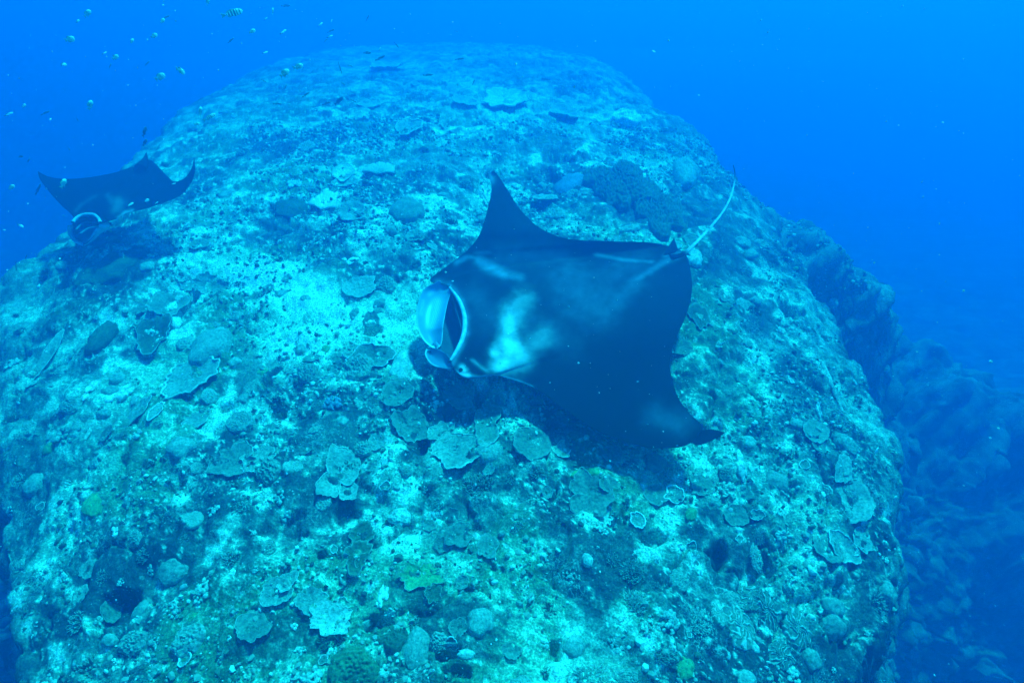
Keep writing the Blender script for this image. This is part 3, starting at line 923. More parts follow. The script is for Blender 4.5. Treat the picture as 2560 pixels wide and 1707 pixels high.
def plate_mesh(s, mat, rim_mat, lobes=.28, frill=.09, lift=.2, rim=.029, nth=84, nr=12):
    th = np.linspace(0, 2 * np.pi, nth, endpoint=False)
    ro = lobed(th, s, lobes * 1.5, frill)
    r = np.linspace(0.02, 1, nr)
    x, y = (r[:, None] * ro * np.cos(th)), (r[:, None] * ro * np.sin(th))
    z = lift * (r[:, None] ** 1.6) * (1 + .5 * ring_noise(th, s + 8, 1.0)) + .05 * fbm(x * 3, y * 3, 3, s + 1) + .03 * fbm(x * 10, y * 10, 3, s + 2)
    top = np.stack([x, y, z], -1)
    tipw = smooth(.86, 1.0, r)[:, None] * (0.35 + 0.3 * ring_noise(th, s + 4, 3)) + .0 * x
    low = np.stack([x[::-1] * .97, y[::-1] * .97, z[::-1] - .045 - .42 * (1 - r[::-1, None]) ** 1.5], -1)
    V = np.concatenate([top, low]).reshape(-1, 3)
    F = grid_faces(2 * nr, nth, True)
    me = mesh_from('plate', V, F, mat, True, {'tip': np.concatenate([np.clip(tipw, 0, 1), 0 * tipw]).ravel()})
    e = top[-1]
    rr = rim * (0.75 + .5 * np.abs(ring_noise(th, s + 5, 9)) + .6 * ring_noise(th, s + 6, 1.2))
    rr = np.maximum(rr, rim * .12) * (.5 + .5 * smooth(-.35, .3, ring_noise(th, s + 7, 1.1)))
    E = np.concatenate([e, e[:1]])
    tv, tf = tube(E + np.array((0, 0, .006)), np.concatenate([rr, rr[:1]]), 6)
    rme = mesh_from('rim', tv, tf, rim_mat, True, {'tip': np.zeros(len(tv))})
    return me, rme


def dome_mesh(s, mat, knobs=.0, kscale=5.0, height=.55, rough=.05, lobes=.2, nth=56, nr=22, tip=.0, name='dome'):
    th = np.linspace(0, 2 * np.pi, nth, endpoint=False)
    ro = lobed(th, s, lobes * 1.5, .04)
    r = np.linspace(0.01, 1, nr)
    x, y = (r[:, None] * ro * np.cos(th)), (r[:, None] * ro * np.sin(th))
    z = height * np.sqrt(np.clip(1 - (r[:, None] * .97) ** 2, 0, 1)) + rough * fbm(x * 2.5, y * 2.5, 3, s + 1)
    t = np.zeros_like(z)
    if knobs:
        d, v = cells(x * kscale, y * kscale, s + 2)
        k = np.clip(1 - (d / .58) ** 2, 0, 1)
        z = z + knobs * k * (.5 + v)
        t = tip * smooth(.45, .95, k) * (.4 + .6 * v)
    z[-1] -= .3
    V = np.stack([x, y, z - .06], -1).reshape(-1, 3)
    return mesh_from(name, V, grid_faces(nr, nth, True), mat, True, {'tip': np.clip(t, 0, 1).ravel()})


def maze_mesh(s, mat, nth=150, nr=60, waves=6.5):
    """A low coral head whose surface is folded into narrow winding ridges."""
    th = np.linspace(0, 2 * np.pi, nth, endpoint=False)
    ro = lobed(th, s, .3, .05)
    r = np.linspace(0.01, 1, nr)
    x, y = (r[:, None] * ro * np.cos(th)), (r[:, None] * ro * np.sin(th))
    wx, wy = x + .22 * fbm(x * 2.2, y * 2.2, 2, s + 1), y + .22 * fbm(x * 2.2, y * 2.2, 2, s + 2)
    ang = np.arctan2(wy, wx) * 1.0
    rad = np.hypot(wx, wy)
    ph = ang * 7 * (0.55 + .45 * np.round(rad * 1.6) / 1.6) + 2.3 * fbm(wx * 3, wy * 3, 2, s + 3) + rad * 4
    rd = 1 - np.abs(np.sin(ph))
    rd = smooth(.42, .78, rd)
    z = .32 * np.sqrt(np.clip(1 - (r[:, None] * .97) ** 2, 0, 1)) + .085 * rd * smooth(.05, .3, r)[:, None] + .03 * fbm(x * 3, y * 3, 2, s + 4)
    z[-1] -= .25
    V = np.stack([x, y, z - .05], -1).reshape(-1, 3)
    return mesh_from('ridged_head', V, grid_faces(nr, nth, True), mat, True, {'tip': np.clip(.95 * rd, 0, 1).ravel()})


def bush_mesh(s, mat, n=230, height=.32, thick=.03, tip=.6, spread=.35):
    """Many short tapering branches growing up and out from one foot."""
    g = np.random.default_rng(s)
    parts, tips = [], []
    for i in range(n):
        a, q = g.uniform(0, 2 * np.pi), math.sqrt(g.uniform(0, 1))
        bx, by = .72 * q * math.cos(a), .72 * q * math.sin(a)
        L = height * (1 - .55 * q * q) * g.uniform(.6, 1.1)
        out = spread * .42 * q
        p0 = np.array((bx * .9, by * .9, -.15))
        p2 = np.array((bx + out * math.cos(a) + g.normal() * .06, by + out * math.sin(a) + g.normal() * .06, L))
        p1 = (p0 + p2) / 2 + g.normal(size=3) * .04
        v, f = tube([p0, p1, p2, p2 + (p2 - p1) * .05], np.array((1.2, 1.0, .7, .15)) * thick * g.uniform(.7, 1.3), 5)
        parts.append((v, f))
        tips.append(np.repeat([0, 0, tip, tip], 5))
    V, F = join(parts)
    return mesh_from('branches', V, F, mat, True, {'tip': np.concatenate(tips)})


def crust_mesh(s, mat, n=26, size=.28):
    """A cluster of irregular lumps run together."""
    g = np.random.default_rng(s)
    u = np.linspace(0, np.pi, 7)
    v = np.linspace(0, 2 * np.pi, 10, endpoint=False)
    S = np.stack([np.sin(u)[:, None] * np.cos(v)[None], np.sin(u)[:, None] * np.sin(v)[None], np.cos(u)[:, None] + 0 * v[None]], -1).reshape(-1, 3)
    parts = []
    for i in range(n):
        a, q = g.uniform(0, 2 * np.pi), g.uniform(0, 1) ** .7
        sc = size * g.uniform(.5, 1.1) * np.array((g.uniform(.7, 1.3), g.uniform(.7, 1.3), g.uniform(.4, .8)))
        P = S * sc * (1 + .25 * vnoise(S[:, 0] * 2.3 + i, S[:, 1] * 2.3, s))[:, None]
        parts.append((P + np.array((.8 * q * math.cos(a), .8 * q * math.sin(a), .05 + .1 * (1 - q))), grid_faces(7, 10, True)))
    V, F = join(parts)
    return mesh_from('crust', V, F, mat, True, {'tip': np.zeros(len(V))})


def fan_mesh(s, mat, n=9):
    """A fan of overlapping ribbed fronds."""
    parts, tips = [], []
    for i in range(n):
        a = -1.25 + 2.5 * i / (n - 1)
        u = np.linspace(0, 1, 9)
        w = np.linspace(-1, 1, 9)
        L = 1.0 + .12 * math.sin(i * 2.1 + s)
        wid = .05 + .17 * u
        x = (u[:, None] * L * math.cos(a + math.pi / 2) - wid[:, None] * w[None] * math.sin(a + math.pi / 2))
        y = (u[:, None] * L * math.sin(a + math.pi / 2) + wid[:, None] * w[None] * math.cos(a + math.pi / 2)) - .45
        z = .08 + .14 * np.sin(u * 2.2)[:, None] - .09 * (w ** 2)[None] * u[:, None] + .012 * (i % 2) + .012 * np.cos(w * 9)[None]
        tv = np.stack([x, y, z], -1)
        v, f = close_shell(tv, tv - np.array((0, 0, .05)))
        parts.append((v, f))
        t = np.repeat(u[:, None], 9, 1).ravel() * .7
        tips.append(np.concatenate([t, t]))
    V, F = join(parts)
    return mesh_from('fronds', V, F, mat, True, {'tip': np.concatenate(tips)})


def seat(P, rx, ry):
    """Plane through the reef under a footprint: centre and normal."""
    th = np.linspace(0, 2 * np.pi, 12, endpoint=False)
    xs = np.concatenate([P[0] + .8 * rx * np.cos(th), P[0] + .4 * rx * np.cos(th), [P[0]]])
    ys = np.concatenate([P[1] + .8 * ry * np.sin(th), P[1] + .4 * ry * np.sin(th), [P[1]]])
    zs = height(xs, ys)
    A = np.stack([xs - P[0], ys - P[1], np.ones_like(xs)], 1)
    c, *_ = np.linalg.lstsq(A, zs, rcond=None)
    c[:2] = np.clip(c[:2], -1.6, 1.6)
    res = zs - A @ c
    n = np.array((-c[0], -c[1], 1.0))
    n /= np.linalg.norm(n)
    return np.array((P[0], P[1], c[2] + np.quantile(res, .62))), n


def place(o, P, n, rx, ry, rz, spin, sink=0.0):
    """Stand a unit-size coral on the reef."""
    n = Vector(n)
    xax = Vector((1, 0, 0))
    xax = (xax - n * xax.dot(n)).normalized()
    yax = n.cross(xax)
    M = Matrix((xax, yax, n)).transposed().to_4x4()
    S = Matrix.Diagonal((rx, ry, rz, 1.0))
    o.matrix_world = Matrix.Translation(Vector(P) - n * sink) @ M @ S @ Matrix.Rotation(spin, 4, 'Z')


def grow(kind, c, label, group=None, cat=None, s=None, spin=None, **kw):
    """One coral of a kind at the origin, with its parts."""
    s = s or nseed()
    nm = dict(plate='plate_coral', ring='plate_coral', dome='boulder_coral', knob='knobby_coral', maze='ridged_coral', bush='branching_coral', crust='encrusting_coral', fan='fan_coral', soft='soft_coral', bubble='bubble_coral')[kind]
    ct = cat or 'coral'
    if kind in ('plate', 'ring'):
        rimc = kw.pop('rimc', 'pale' if c in ('pale', 'mid', 'blue') else 'mid')
        a, r = plate_mesh(s, CM[c], RIM[rimc], **kw)
        o = link(nm, a, None, label, ct, group)
        link('rim', r, o, 'paler growing edge')
    elif kind == 'dome':
        o = link(nm, dome_mesh(s, CM[c], **kw), None, label, ct, group)
    elif kind == 'knob':
        kw = dict(dict(knobs=.16, kscale=6.0, tip=.75, height=.42), **kw)
        o = link(nm, dome_mesh(s, CM[c], name='knobby_head', **kw), None, label, ct, group)
    elif kind == 'bubble':
        kw = dict(dict(knobs=.13, kscale=5.0, tip=.08, height=.4), **kw)
        o = link(nm, dome_mesh(s, CM[c], name='bubbles', **kw), None, label, ct, group)
    elif kind == 'maze':
        o = link(nm, maze_mesh(s, CM[c], **kw), None, label, ct, group)
    elif kind == 'bush':
        o = link(nm, bush_mesh(s, CM[c], **kw), None, label, ct, group)
    elif kind == 'soft':
        kw = dict(dict(n=420, height=.26, thick=.035, tip=.25, spread=.25), **kw)
        o = link(nm, bush_mesh(s, CM[c], **kw), None, label, ct, group)
    elif kind == 'crust':
        o = link(nm, crust_mesh(s, CM[c], **kw), None, label, ct, group)
    elif kind == 'fan':
        o = link(nm, fan_mesh(s, CM[c], **kw), None, label, ct, group)
    return o


def put(o, px, py, hw, hh, rz=None, spin=None, sink=0.0):
    P = hit(px, py)
    d = P - CAM
    dep = d[1] * _cp - d[2] * _sp
    n0 = normal(P[0], P[1], .25)
    sinang = max(.30, abs((d / np.linalg.norm(d)) @ n0))
    rx, ry = hw * dep / FPX, hh * dep / FPX / sinang
    ry = min(ry, 2.6 * rx) if hh < 2 * hw else ry
    Q, n = seat(P, rx, ry)
    place(o, Q, n, rx, ry, rz or (rx * ry) ** .5, spin if spin is not None else 0.0, sink)
    return o


# (kind, photo x, y, half width, half height, colour, label, options)
HERO = [
    ('plate', 1027, 1068, 38, 42, 'tan', 'olive plate coral with ragged edge beside a dark slot, below the ray head', dict(rimc='mid')),
    ('plate', 994, 989, 37, 32, 'tan', 'smooth oval plate coral with thin pale rim left of the ray shadow', dict(lobes=.12)),
    ('plate', 1220, 1062, 36, 50, 'tan', 'tall lobed plate coral with bright rim just below the ray shadow', dict(lobes=.4)),
    ('plate', 1144, 1140, 58, 44, 'mid', 'wide plate coral with scalloped edge in front of the lobed bright-rimmed plate', dict(lobes=.35)),
    ('plate', 1103, 1082, 26, 30, 'mid', 'small plate coral with pale lower rim between two larger plates', dict(lobes=.2)),
    ('plate', 1150, 1000, 36, 36, 'tan', 'plate coral half inside the ray shadow', dict(rimc='mid')),
    ('crust', 1048, 975, 26, 24, 'mid', 'mottled crust coral touching the smooth oval plate', {}),
    ('knob', 900, 919, 29, 30, 'mid', 'round bushy coral head of crowded pale knobs left of the ray mouth', dict(knobs=.2, kscale=7)),
    ('dome', 1006, 918, 28, 42, 'pale', 'smooth bright turquoise coral mound beside the short head fin', dict(lobes=.3, height=.4)),
    ('crust', 831, 1011, 24, 22, 'blue', 'blue-grey lumpy coral on dark turf', {}),
    ('plate', 842, 1192, 44, 48, 'mid', 'pale two-lobed plate coral with bright frilled left edge', dict(lobes=.5, frill=.12)),
    ('plate', 870, 1232, 24, 22, 'mid', 'small plate coral growing off the two-lobed plate', dict(lobes=.3, frill=.12)),
    ('knob', 773, 934, 34, 22, 'mid', 'bright patch of knobby coral right of the black holes', dict(kscale=8)),
    ('plate', 935, 895, 55, 26, 'tan', 'plate coral with an arched beaded upper rim above the round bushy head', dict(rimc='white', rim=.03)),
    ('plate', 655, 1147, 34, 30, 'mid', 'fringed plate coral with pale toothed rim beside small dark gap', dict(frill=.14)),
    ('knob', 672, 1175, 30, 24, 'tan', 'dull knobby coral below the fringed plate', {}),
    ('bush', 1195, 1215, 50, 34, 'olive', 'yellowish patch of tangled short-branched coral under the scalloped plate', dict(tip=.6, height=.35)),
    ('plate', 1329, 1112, 48, 34, 'tan', 'dim plate coral with pale front rim under the wing', dict(lobes=.15)),
    ('plate', 1405, 1130, 26, 18, 'mid', 'small plate coral with bright crescent rim under the wing edge', dict(rimc='white')),
    ('plate', 1530, 1138, 26, 20, 'tan', 'dark little plate coral with a white nick on its rim, below the wing tip', {}),
    ('plate', 1470, 1245, 52, 46, 'tan', 'large clover-shaped plate coral with smooth dull face', dict(lobes=.45, frill=.03, rim=.022)),
    ('plate', 1521, 1213, 22, 20, 'tan', 'round lobe of plate coral at upper right of the clover-shaped plate', dict(lobes=.12, rim=.04)),
    ('plate', 1437, 1228, 14, 14, 'tan', 'tiny plate coral tucked at left of the clover-shaped plate', dict(lobes=.1)),
    ('dome', 1441, 1191, 13, 12, 'green', 'green coral lump left of a pair above the clover-shaped plate', {}),
    ('dome', 1482, 1183, 20, 12, 'green', 'wider green coral lump right of a pair above the clover-shaped plate', {}),
    ('plate', 1637, 1240, 21, 28, 'tan', 'dull upright plate coral left of the white-ringed plate', {}),
    ('ring', 1683, 1240, 21, 19, 'mid', 'small plate coral ringed with thick white knobs', dict(rimc='white', rim=.12)),
    ('ring', 1514, 1298, 20, 20, 'pale', 'pale coral with a white horseshoe rim below the clover-shaped plate', dict(rimc='white', rim=.11, lobes=.4)),
    ('crust', 1502, 1325, 24, 18, 'pale', 'crumbly pale coral under the white horseshoe rim', dict(size=.2, n=30)),
    ('ring', 1590, 1301, 15, 20, 'mid', 'narrow upright coral with jagged white ring', dict(rimc='white', rim=.13, lobes=.35)),
    ('plate', 1752, 1219, 26, 24, 'tan', 'grey plate coral with faint rim left of the white crusts', dict(rimc='mid')),
    ('crust', 1852, 1168, 13, 34, 'white', 'tall streak of bright white crust coral', dict(n=20, size=.34)),
    ('crust', 1815, 1222, 30, 23, 'pale', 'glittering pale coral patch below the white streak', dict(n=40, size=.17)),
    ('plate', 1874, 1230, 18, 20, 'tan', 'small round plate coral right of the glittering patch', {}),
    ('ring', 1836, 1294, 30, 25, 'tan', 'round plate coral with bright left edge and dark middle', dict(rim=.05)),
    ('ring', 1893, 1289, 16, 13, 'mid', 'small cup-shaped plate with a bright right edge', dict(rimc='white', rim=.07)),
    ('dome', 1727, 1288, 10, 18, 'green', 'small upright green coral lump on the dark slope', {}),
    ('dome', 1640, 1160, 30, 20, 'tan', 'low dull coral mound under the torn wing tip', {}),
    ('maze', 1846, 1568, 42, 40, 'tan', 'large ridged coral with winding pale folds, lowest of its cluster', dict(waves=7)),
    ('maze', 1874, 1497, 34, 30, 'tan', 'ridged coral with coarse folds at the top of its cluster', {}),
    ('maze', 1917, 1530, 30, 46, 'tan', 'ridged coral with bright frilled outer edge at the right of its cluster', {}),
    ('maze', 1797, 1535, 18, 22, 'tan', 'small oval ridged coral at the left of its cluster', dict(nth=90, nr=36)),
    ('knob', 1830, 1500, 20, 24, 'mid', 'small knobby coral wedged into the ridged cluster', {}),
    ('maze', 1990, 1572, 32, 48, 'tan', 'tall ridged coral with bright vertical folds apart from the cluster', {}),
    ('maze', 1951, 1640, 34, 26, 'tan', 'bright crinkled ridged coral at the foot of the tall ridged one', {}),
    ('soft', 1746, 1556, 35, 38, 'pale', 'puffy pale soft coral left of the ridged cluster', {}),
    ('soft', 1582, 1432, 42, 34, 'mid', 'fuzzy green-blue soft coral mound on open turf', dict(tip=.1, n=320)),
    ('bush', 1588, 1510, 36, 34, 'pale', 'bright lacy branching coral below the fuzzy mound', dict(tip=.8, height=.4)),
    ('crust', 1672, 1560, 40, 34, 'pale', 'pale crumbly coral left of the puffy soft coral', dict(n=36, size=.2)),
    ('crust', 1620, 1570, 22, 28, 'pale', 'bright crumbled coral between lacy coral and crumbly coral', dict(n=30, size=.2)),
    ('bush', 1661, 1640, 34, 22, 'tan', 'dark lacy coral with pale tips near the lower edge', dict(tip=.7, height=.35)),
    ('dome', 1713, 1672, 22, 24, 'green', 'soft green coral lump near the lower edge', {}),
    ('soft', 1895, 1345, 20, 26, 'pale', 'pale feathery coral between two dark hollows', dict(tip=.5)),
    ('soft', 1889, 1395, 22, 36, 'pale', 'bright feathery coral column between two dark hollows', dict(tip=.6)),
    ('dome', 1468, 1402, 14, 18, 'pale', 'small pale coral knob on dull turf', dict(height=.8)),
    ('crust', 1427, 1440, 26, 26, 'pale', 'sprinkle of bright coral bits on turf left of the fuzzy mound', dict(n=40, size=.12)),
    ('crust', 1361, 1605, 14, 15, 'pale', 'pale coral stub beside a dark hollow', dict(n=10, size=.4)),
    ('plate', 1059, 1441, 66, 40, 'green', 'vivid green plate coral with ragged pale edge', dict(lobes=.5, frill=.14, lift=.1, rim=.02)),
    ('plate', 1084, 1490, 24, 20, 'olive', 'dark plate coral with pale wavy rim under the vivid green plate', dict(lobes=.4)),
    ('plate', 780, 1505, 36, 32, 'mid', 'pale ruffled plate coral, upper part of a bright pair', dict(lobes=.3, frill=.14)),
    ('plate', 830, 1552, 54, 32, 'pale', 'pale ruffled plate coral, lower and brighter of a pair', dict(lobes=.45, frill=.14)),
    ('crust', 955, 1493, 15, 32, 'white', 'upright white coral crust right of the ruffled pair', dict(n=22, size=.34)),
    ('crust', 976, 1532, 18, 14, 'pale', 'pale speckled coral under the upright white crust', dict(n=20, size=.26)),
    ('dome', 999, 1295, 30, 20, 'pale', 'pale rounded coral boulder above the vivid green plate', dict(rough=.12, knobs=.06)),
    ('plate', 890, 1388, 34, 34, 'olive', 'dark green three-cornered plate coral beside the round black hole', dict(lobes=.5, rim=.02, rimc='mid')),
    ('plate', 908, 1340, 30, 26, 'olive', 'dark green plate coral above the three-cornered one', dict(lobes=.4, rim=.02, rimc='mid')),
    ('ring', 903, 1405, 18, 16, 'olive', 'small plate coral with yellow-green scalloped front edge', dict(rim=.07)),
    ('plate', 700, 1482, 40, 30, 'mid', 'flat plate coral with bright beaded left rim', dict(lobes=.25)),
    ('plate', 722, 1455, 24, 22, 'mid', 'small plate coral with white arc on its right side', dict(rimc='white')),
    ('bubble', 885, 1675, 62, 50, 'leaf', 'large green bubble coral at the lower edge', dict(kscale=6)),
    ('bubble', 980, 1595, 38, 32, 'olive', 'olive bubble coral above the large green one', dict(kscale=6)),
    ('crust', 956, 1685, 24, 28, 'pale', 'bright pale coral right of the green bubble coral', dict(n=24, size=.3)),
    ('crust', 890, 1641, 6, 12, 'white', 'thin white shard of coral above the green bubble coral', dict(n=6, size=.6)),
    ('dome', 1043, 1620, 38, 44, 'mid', 'smooth grey coral mound right of the bubble corals', dict(height=.35)),
    ('knob', 1097, 1606, 22, 24, 'mid', 'knobby coral in front of the dark hollow at the lower edge', {}),
    ('dome', 1165, 1636, 22, 13, 'pale', 'coral with bright underside lip over the dark hollow', {}),
    ('plate', 1146, 1570, 22, 20, 'tan', 'plate coral with a bright beaded upper arc', dict(rim=.06)),
    ('knob', 482, 1296, 22, 22, 'mid', 'round fine-textured coral disc with pale frill', dict(kscale=10, knobs=.07, height=.25)),
    ('crust', 505, 1479, 28, 24, 'pale', 'bright tufted coral cluster on dark turf', dict(n=40, size=.2)),
    ('crust', 437, 1525, 22, 22, 'pale', 'bright tufted coral left of and below another tuft', dict(n=26, size=.2)),
    ('ring', 463, 1651, 18, 12, 'mid', 'small coral ring with bright beads near the lower edge', dict(rimc='white', rim=.13)),
    ('plate', 284, 1541, 24, 32, 'tan', 'dark oval plate outlined by a thin pale rim', dict(lobes=.1, rim=.022)),
    ('crust', 251, 1556, 11, 11, 'pale', 'pale coral lump beside the dark oval plate', dict(n=8, size=.5)),
    ('crust', 163, 1440, 16, 18, 'pale', 'pale coral cluster on the steep side', dict(n=16, size=.26)),
    ('dome', 236, 1264, 17, 26, 'green', 'yellow-green coral lump on the steep side', dict(lobes=.3)),
    ('crust', 389, 1680, 20, 20, 'mid', 'blue-tinted crumbly coral at the lower edge', {}),
    ('plate', 594, 1158, 56, 30, 'tan', 'broad plate coral with a straight bright upper rim', dict(lobes=.4)),
    ('knob', 600, 1055, 32, 26, 'mid', 'finely beaded coral mound on turf', dict(kscale=10, knobs=.08, height=.3)),
    ('plate', 350, 1030, 22, 22, 'mid', 'small plate coral with pale lower rim, left of a bright-cupped one', {}),
    ('ring', 390, 1033, 15, 14, 'mid', 'cup-like plate coral with a thick bright lower rim', dict(rimc='white', rim=.1)),
    ('crust', 300, 988, 18, 27, 'white', 'white lumpy coral, right one of a bright pair', dict(n=18, size=.36)),
    ('crust', 231, 975, 15, 27, 'white', 'white lumpy coral, left one of a bright pair', dict(n=18, size=.34)),
    ('crust', 322, 975, 9, 8, 'pale', 'little pale coral tuft touching the bright white pair', dict(n=10, size=.34)),
    ('knob', 338, 1000, 7, 8, 'pale', 'tiny beaded coral button beside the bright white pair', {}),
    ('plate', 480, 942, 52, 44, 'mid', 'knobby pale plate coral below the smooth boulder', dict(frill=.14, rim=.05)),
    ('dome', 525, 865, 52, 40, 'mid', 'large smooth boulder coral right of the white oval one', dict(rough=.04, height=.5)),
    ('dome', 259, 850, 24, 28, 'olive', 'small olive boulder coral with pitted top', dict(height=.6)),
    ('dome', 437, 809, 12, 20, 'white', 'smooth white oval coral standing out on the slope', dict(lobes=.08, rough=0, height=.8)),
    ('plate', 390, 840, 44, 34, 'olive', 'greenish plate coral with bright zigzag left rim', dict(lobes=.35)),
    ('plate', 128, 889, 13, 40, 'mid', 'long narrow plate coral seen on edge at the left slope', dict(lobes=.12, rim=.05)),
    ('crust', 200, 870, 12, 26, 'mid', 'pale ragged coral on the left slope', {}),
    ('crust', 229, 1072, 6, 28, 'pale', 'narrow bright coral streak on the left slope', dict(n=20, size=.34)),
    ('crust', 172, 1085, 24, 26, 'mid', 'pale mottled coral on the left slope', {}),
    ('plate', 78, 962, 7, 12, 'mid', 'small drop-shaped plate coral far down the left slope', {}),
    ('plate', 420, 765, 34, 28, 'tan', 'dull plate coral with thin rim under the smaller ray', dict(rimc='mid')),
    ('plate', 365, 770, 22, 18, 'tan', 'small plate coral with curled pale rim on the upper left slope', dict()),
    ('dome', 270, 680, 34, 40, 'olive', 'yellowish coral mound on the upper left slope', dict(lobes=.3, rough=.12, height=.4)),
    ('plate', 457, 694, 13, 11, 'mid', 'tiny plate coral, upper one of two below the ray shadow', dict(rim=.06)),
    ('plate', 471, 715, 13, 16, 'mid', 'tiny plate coral, lower one of two below the ray shadow', dict(rim=.05)),
    ('plate', 520, 712, 30, 18, 'mid', 'jagged plate coral with torn left edge by the sand', dict(frill=.2, lobes=.4)),
    ('fan', 814, 500, 33, 34, 'white', 'bright white fan-shaped coral', {}),
    ('plate', 860, 435, 26, 20, 'pale', 'pale square plate coral with a dark split', dict(lobes=.2)),
    ('plate', 866, 460, 22, 12, 'mid', 'pale broken plate just below the split square one', dict(lobes=.3)),
    ('fan', 950, 428, 38, 20, 'mid', 'ribbed fan coral right of the split plate', dict(n=13)),
    ('crust', 737, 462, 20, 12, 'pale', 'bright coral scrap upper left of the white fan', dict(n=12, size=.3)),
    ('dome', 730, 523, 30, 26, 'dark', 'dark round boulder left of the white fan', dict(lobes=.1, height=.4)),
    ('crust', 745, 546, 18, 8, 'pale', 'thin pale coral ledge under the dark boulder', dict(n=12, size=.26)),
    ('plate', 885, 535, 24, 18, 'mid', 'pale tilted plate coral right of the white fan', {}),
    ('dome', 1021, 528, 44, 28, 'tan', 'broad dull boulder coral left of the raised wing', dict(height=.5)),
    ('crust', 880, 656, 15, 11, 'white', 'small white coral cluster on bare turf', dict(n=14, size=.3)),
    ('crust', 860, 650, 6, 6, 'white', 'white coral crumb beside the small white cluster', dict(n=5, size=.6)),
    ('plate', 900, 724, 38, 24, 'mid', 'pale plate coral right of the sand patch', {}),
    ('knob', 967, 720, 22, 18, 'mid', 'beaded coral with bright edge left of the ray head', dict(kscale=7)),
    ('plate', 1040, 592, 22, 14, 'tan', 'round dull plate coral left of the raised wing base', {}),
    ('plate', 1080, 617, 16, 8, 'mid', 'thin pale plate coral beside the raised wing base', {}),
    ('crust', 1215, 500, 22, 22, 'pale', 'bright ragged coral showing left of the raised wing', dict(n=24, size=.22)),
    ('crust', 1200, 540, 22, 22, 'mid', 'greenish crumbly coral against the raised wing', {}),
    ('plate', 1021, 325, 34, 17, 'mid', 'plate coral with bright double-curved rim in the upper reef', dict(lobes=.4, rim=.06)),
    ('plate', 1263, 248, 52, 24, 'pale', 'bright pale plate coral with frilled left edge in the far reef', dict(lobes=.45, frill=.14)),
    ('plate', 1163, 256, 20, 13, 'mid', 'small pale plate coral left of the bright far plate', {}),
    ('plate', 926, 268, 26, 10, 'mid', 'low plate coral with pale rim in the hazy far reef', dict(rim=.06)),
    ('plate', 960, 172, 38, 20, 'mid', 'large faint plate coral near the hazy top of the reef', {}),
    ('plate', 1408, 287, 42, 17, 'mid', 'wing-shaped ribbed plate coral with shadow under it', dict(lobes=.3, lift=.22)),
    ('dome', 1563, 294, 24, 16, 'white', 'bright white coral mound near the right ridge', dict(rough=.2, knobs=.1)),
    ('crust', 1544, 407, 15, 8, 'pale', 'bright scrap of coral behind the dark thicket', dict(n=12, size=.28)),
    ('knob', 1545, 462, 78, 44, 'dark', 'large dark thicket of fine coral behind the ray', dict(kscale=13, knobs=.07, tip=.16, height=.3, lobes=.35, nth=130, nr=50), 'branching_coral'),
    ('knob', 1640, 525, 58, 42, 'dark', 'dark coral thicket nearest the tail', dict(kscale=11, knobs=.08, tip=.22, height=.25, lobes=.45, nth=120, nr=46), 'branching_coral'),
    ('crust', 1488, 455, 6, 22, 'pale', 'pale strip along the left edge of the dark thicket', dict(n=18, size=.4)),
    ('dome', 1425, 455, 44, 22, 'blue', 'smooth grey-blue rock slab left of the dark thicket', dict(height=.25, rough=.02)),
    ('plate', 1364, 498, 16, 20, 'mid', 'round pale coral behind the ray back', {}),
    ('crust', 1290, 466, 14, 9, 'pale', 'small bright shell-like coral right of the raised wing', dict(n=8, size=.4)),
    ('dome', 1712, 436, 34, 26, 'mid', 'pale rounded coral mound on the right ridge', dict(knobs=.07, kscale=8)),
    ('dome', 1735, 645, 22, 22, 'pale', 'pale coral knob just right of the tail root', dict(rough=.12)),
    ('plate', 1746, 795, 26, 28, 'dark', 'dark plate coral with thin pale edge behind the ray', dict(rim=.025)),
    ('plate', 1762, 806, 9, 11, 'mid', 'small pale plate beside the dark plate behind the ray', {}),
    ('plate', 1700, 870, 26, 22, 'tan', 'dull plate coral partly under the rear edge of the wing', {}),
    ('crust', 1975, 950, 9, 13, 'white', 'bright white tuft high on the right side', dict(n=14, size=.34)),
    ('crust', 2045, 1022, 8, 22, 'white', 'bright white finger-shaped crust on the right side', dict(n=16, size=.36)),
    ('crust', 2078, 970, 7, 40, 'pale', 'long thin pale coral line on the right slope', dict(n=30, size=.36)),
    ('plate', 2035, 1085, 24, 32, 'tan', 'smooth plate coral left of the long crack', dict(lobes=.15)),
    ('plate', 2045, 1118, 18, 12, 'tan', 'small lower plate coral left of the long crack', dict(lobes=.15)),
    ('dome', 2115, 1110, 24, 22, 'mid', 'pale pitted coral on the right slope above the crack', dict(knobs=.08)),
    ('plate', 2105, 1180, 18, 26, 'mid', 'oval fine-textured plate coral right of the crack', dict(rim=.03)),
    ('plate', 2130, 1250, 46, 48, 'mid', 'big flat textured plate coral right of the crack', dict(lobes=.2, rim=.02, lift=.1)),
    ('knob', 2068, 1228, 14, 11, 'pale', 'small bright knob coral at left of the crack', {}),
    ('ring', 2105, 1372, 36, 34, 'mid', 'wide coral ring with beaded lower rim on the right side', dict(rim=.05)),
    ('plate', 2150, 1355, 18, 26, 'mid', 'narrow plate coral right of the wide coral ring', {}),
    ('plate', 2255, 1590, 13, 30, 'mid', 'oval plate coral hanging on the steep lower right edge', dict(lobes=.15)),
    ('crust', 1985, 1447, 16, 12, 'pale', 'small bright coral crumbs above the tall ridged coral', dict(n=16, size=.26)),
    ('crust', 1985, 1690, 22, 18, 'pale', 'bright coral lumps at the lower edge under the ridged corals', dict(n=14, size=.34)),
    ('dome', 1888, 1620, 10, 12, 'pale', 'pale coral button under the ridged cluster', {}),
    ('dome', 1820, 1640, 9, 10, 'pale', 'round pale coral bead below the ridged cluster', {}),
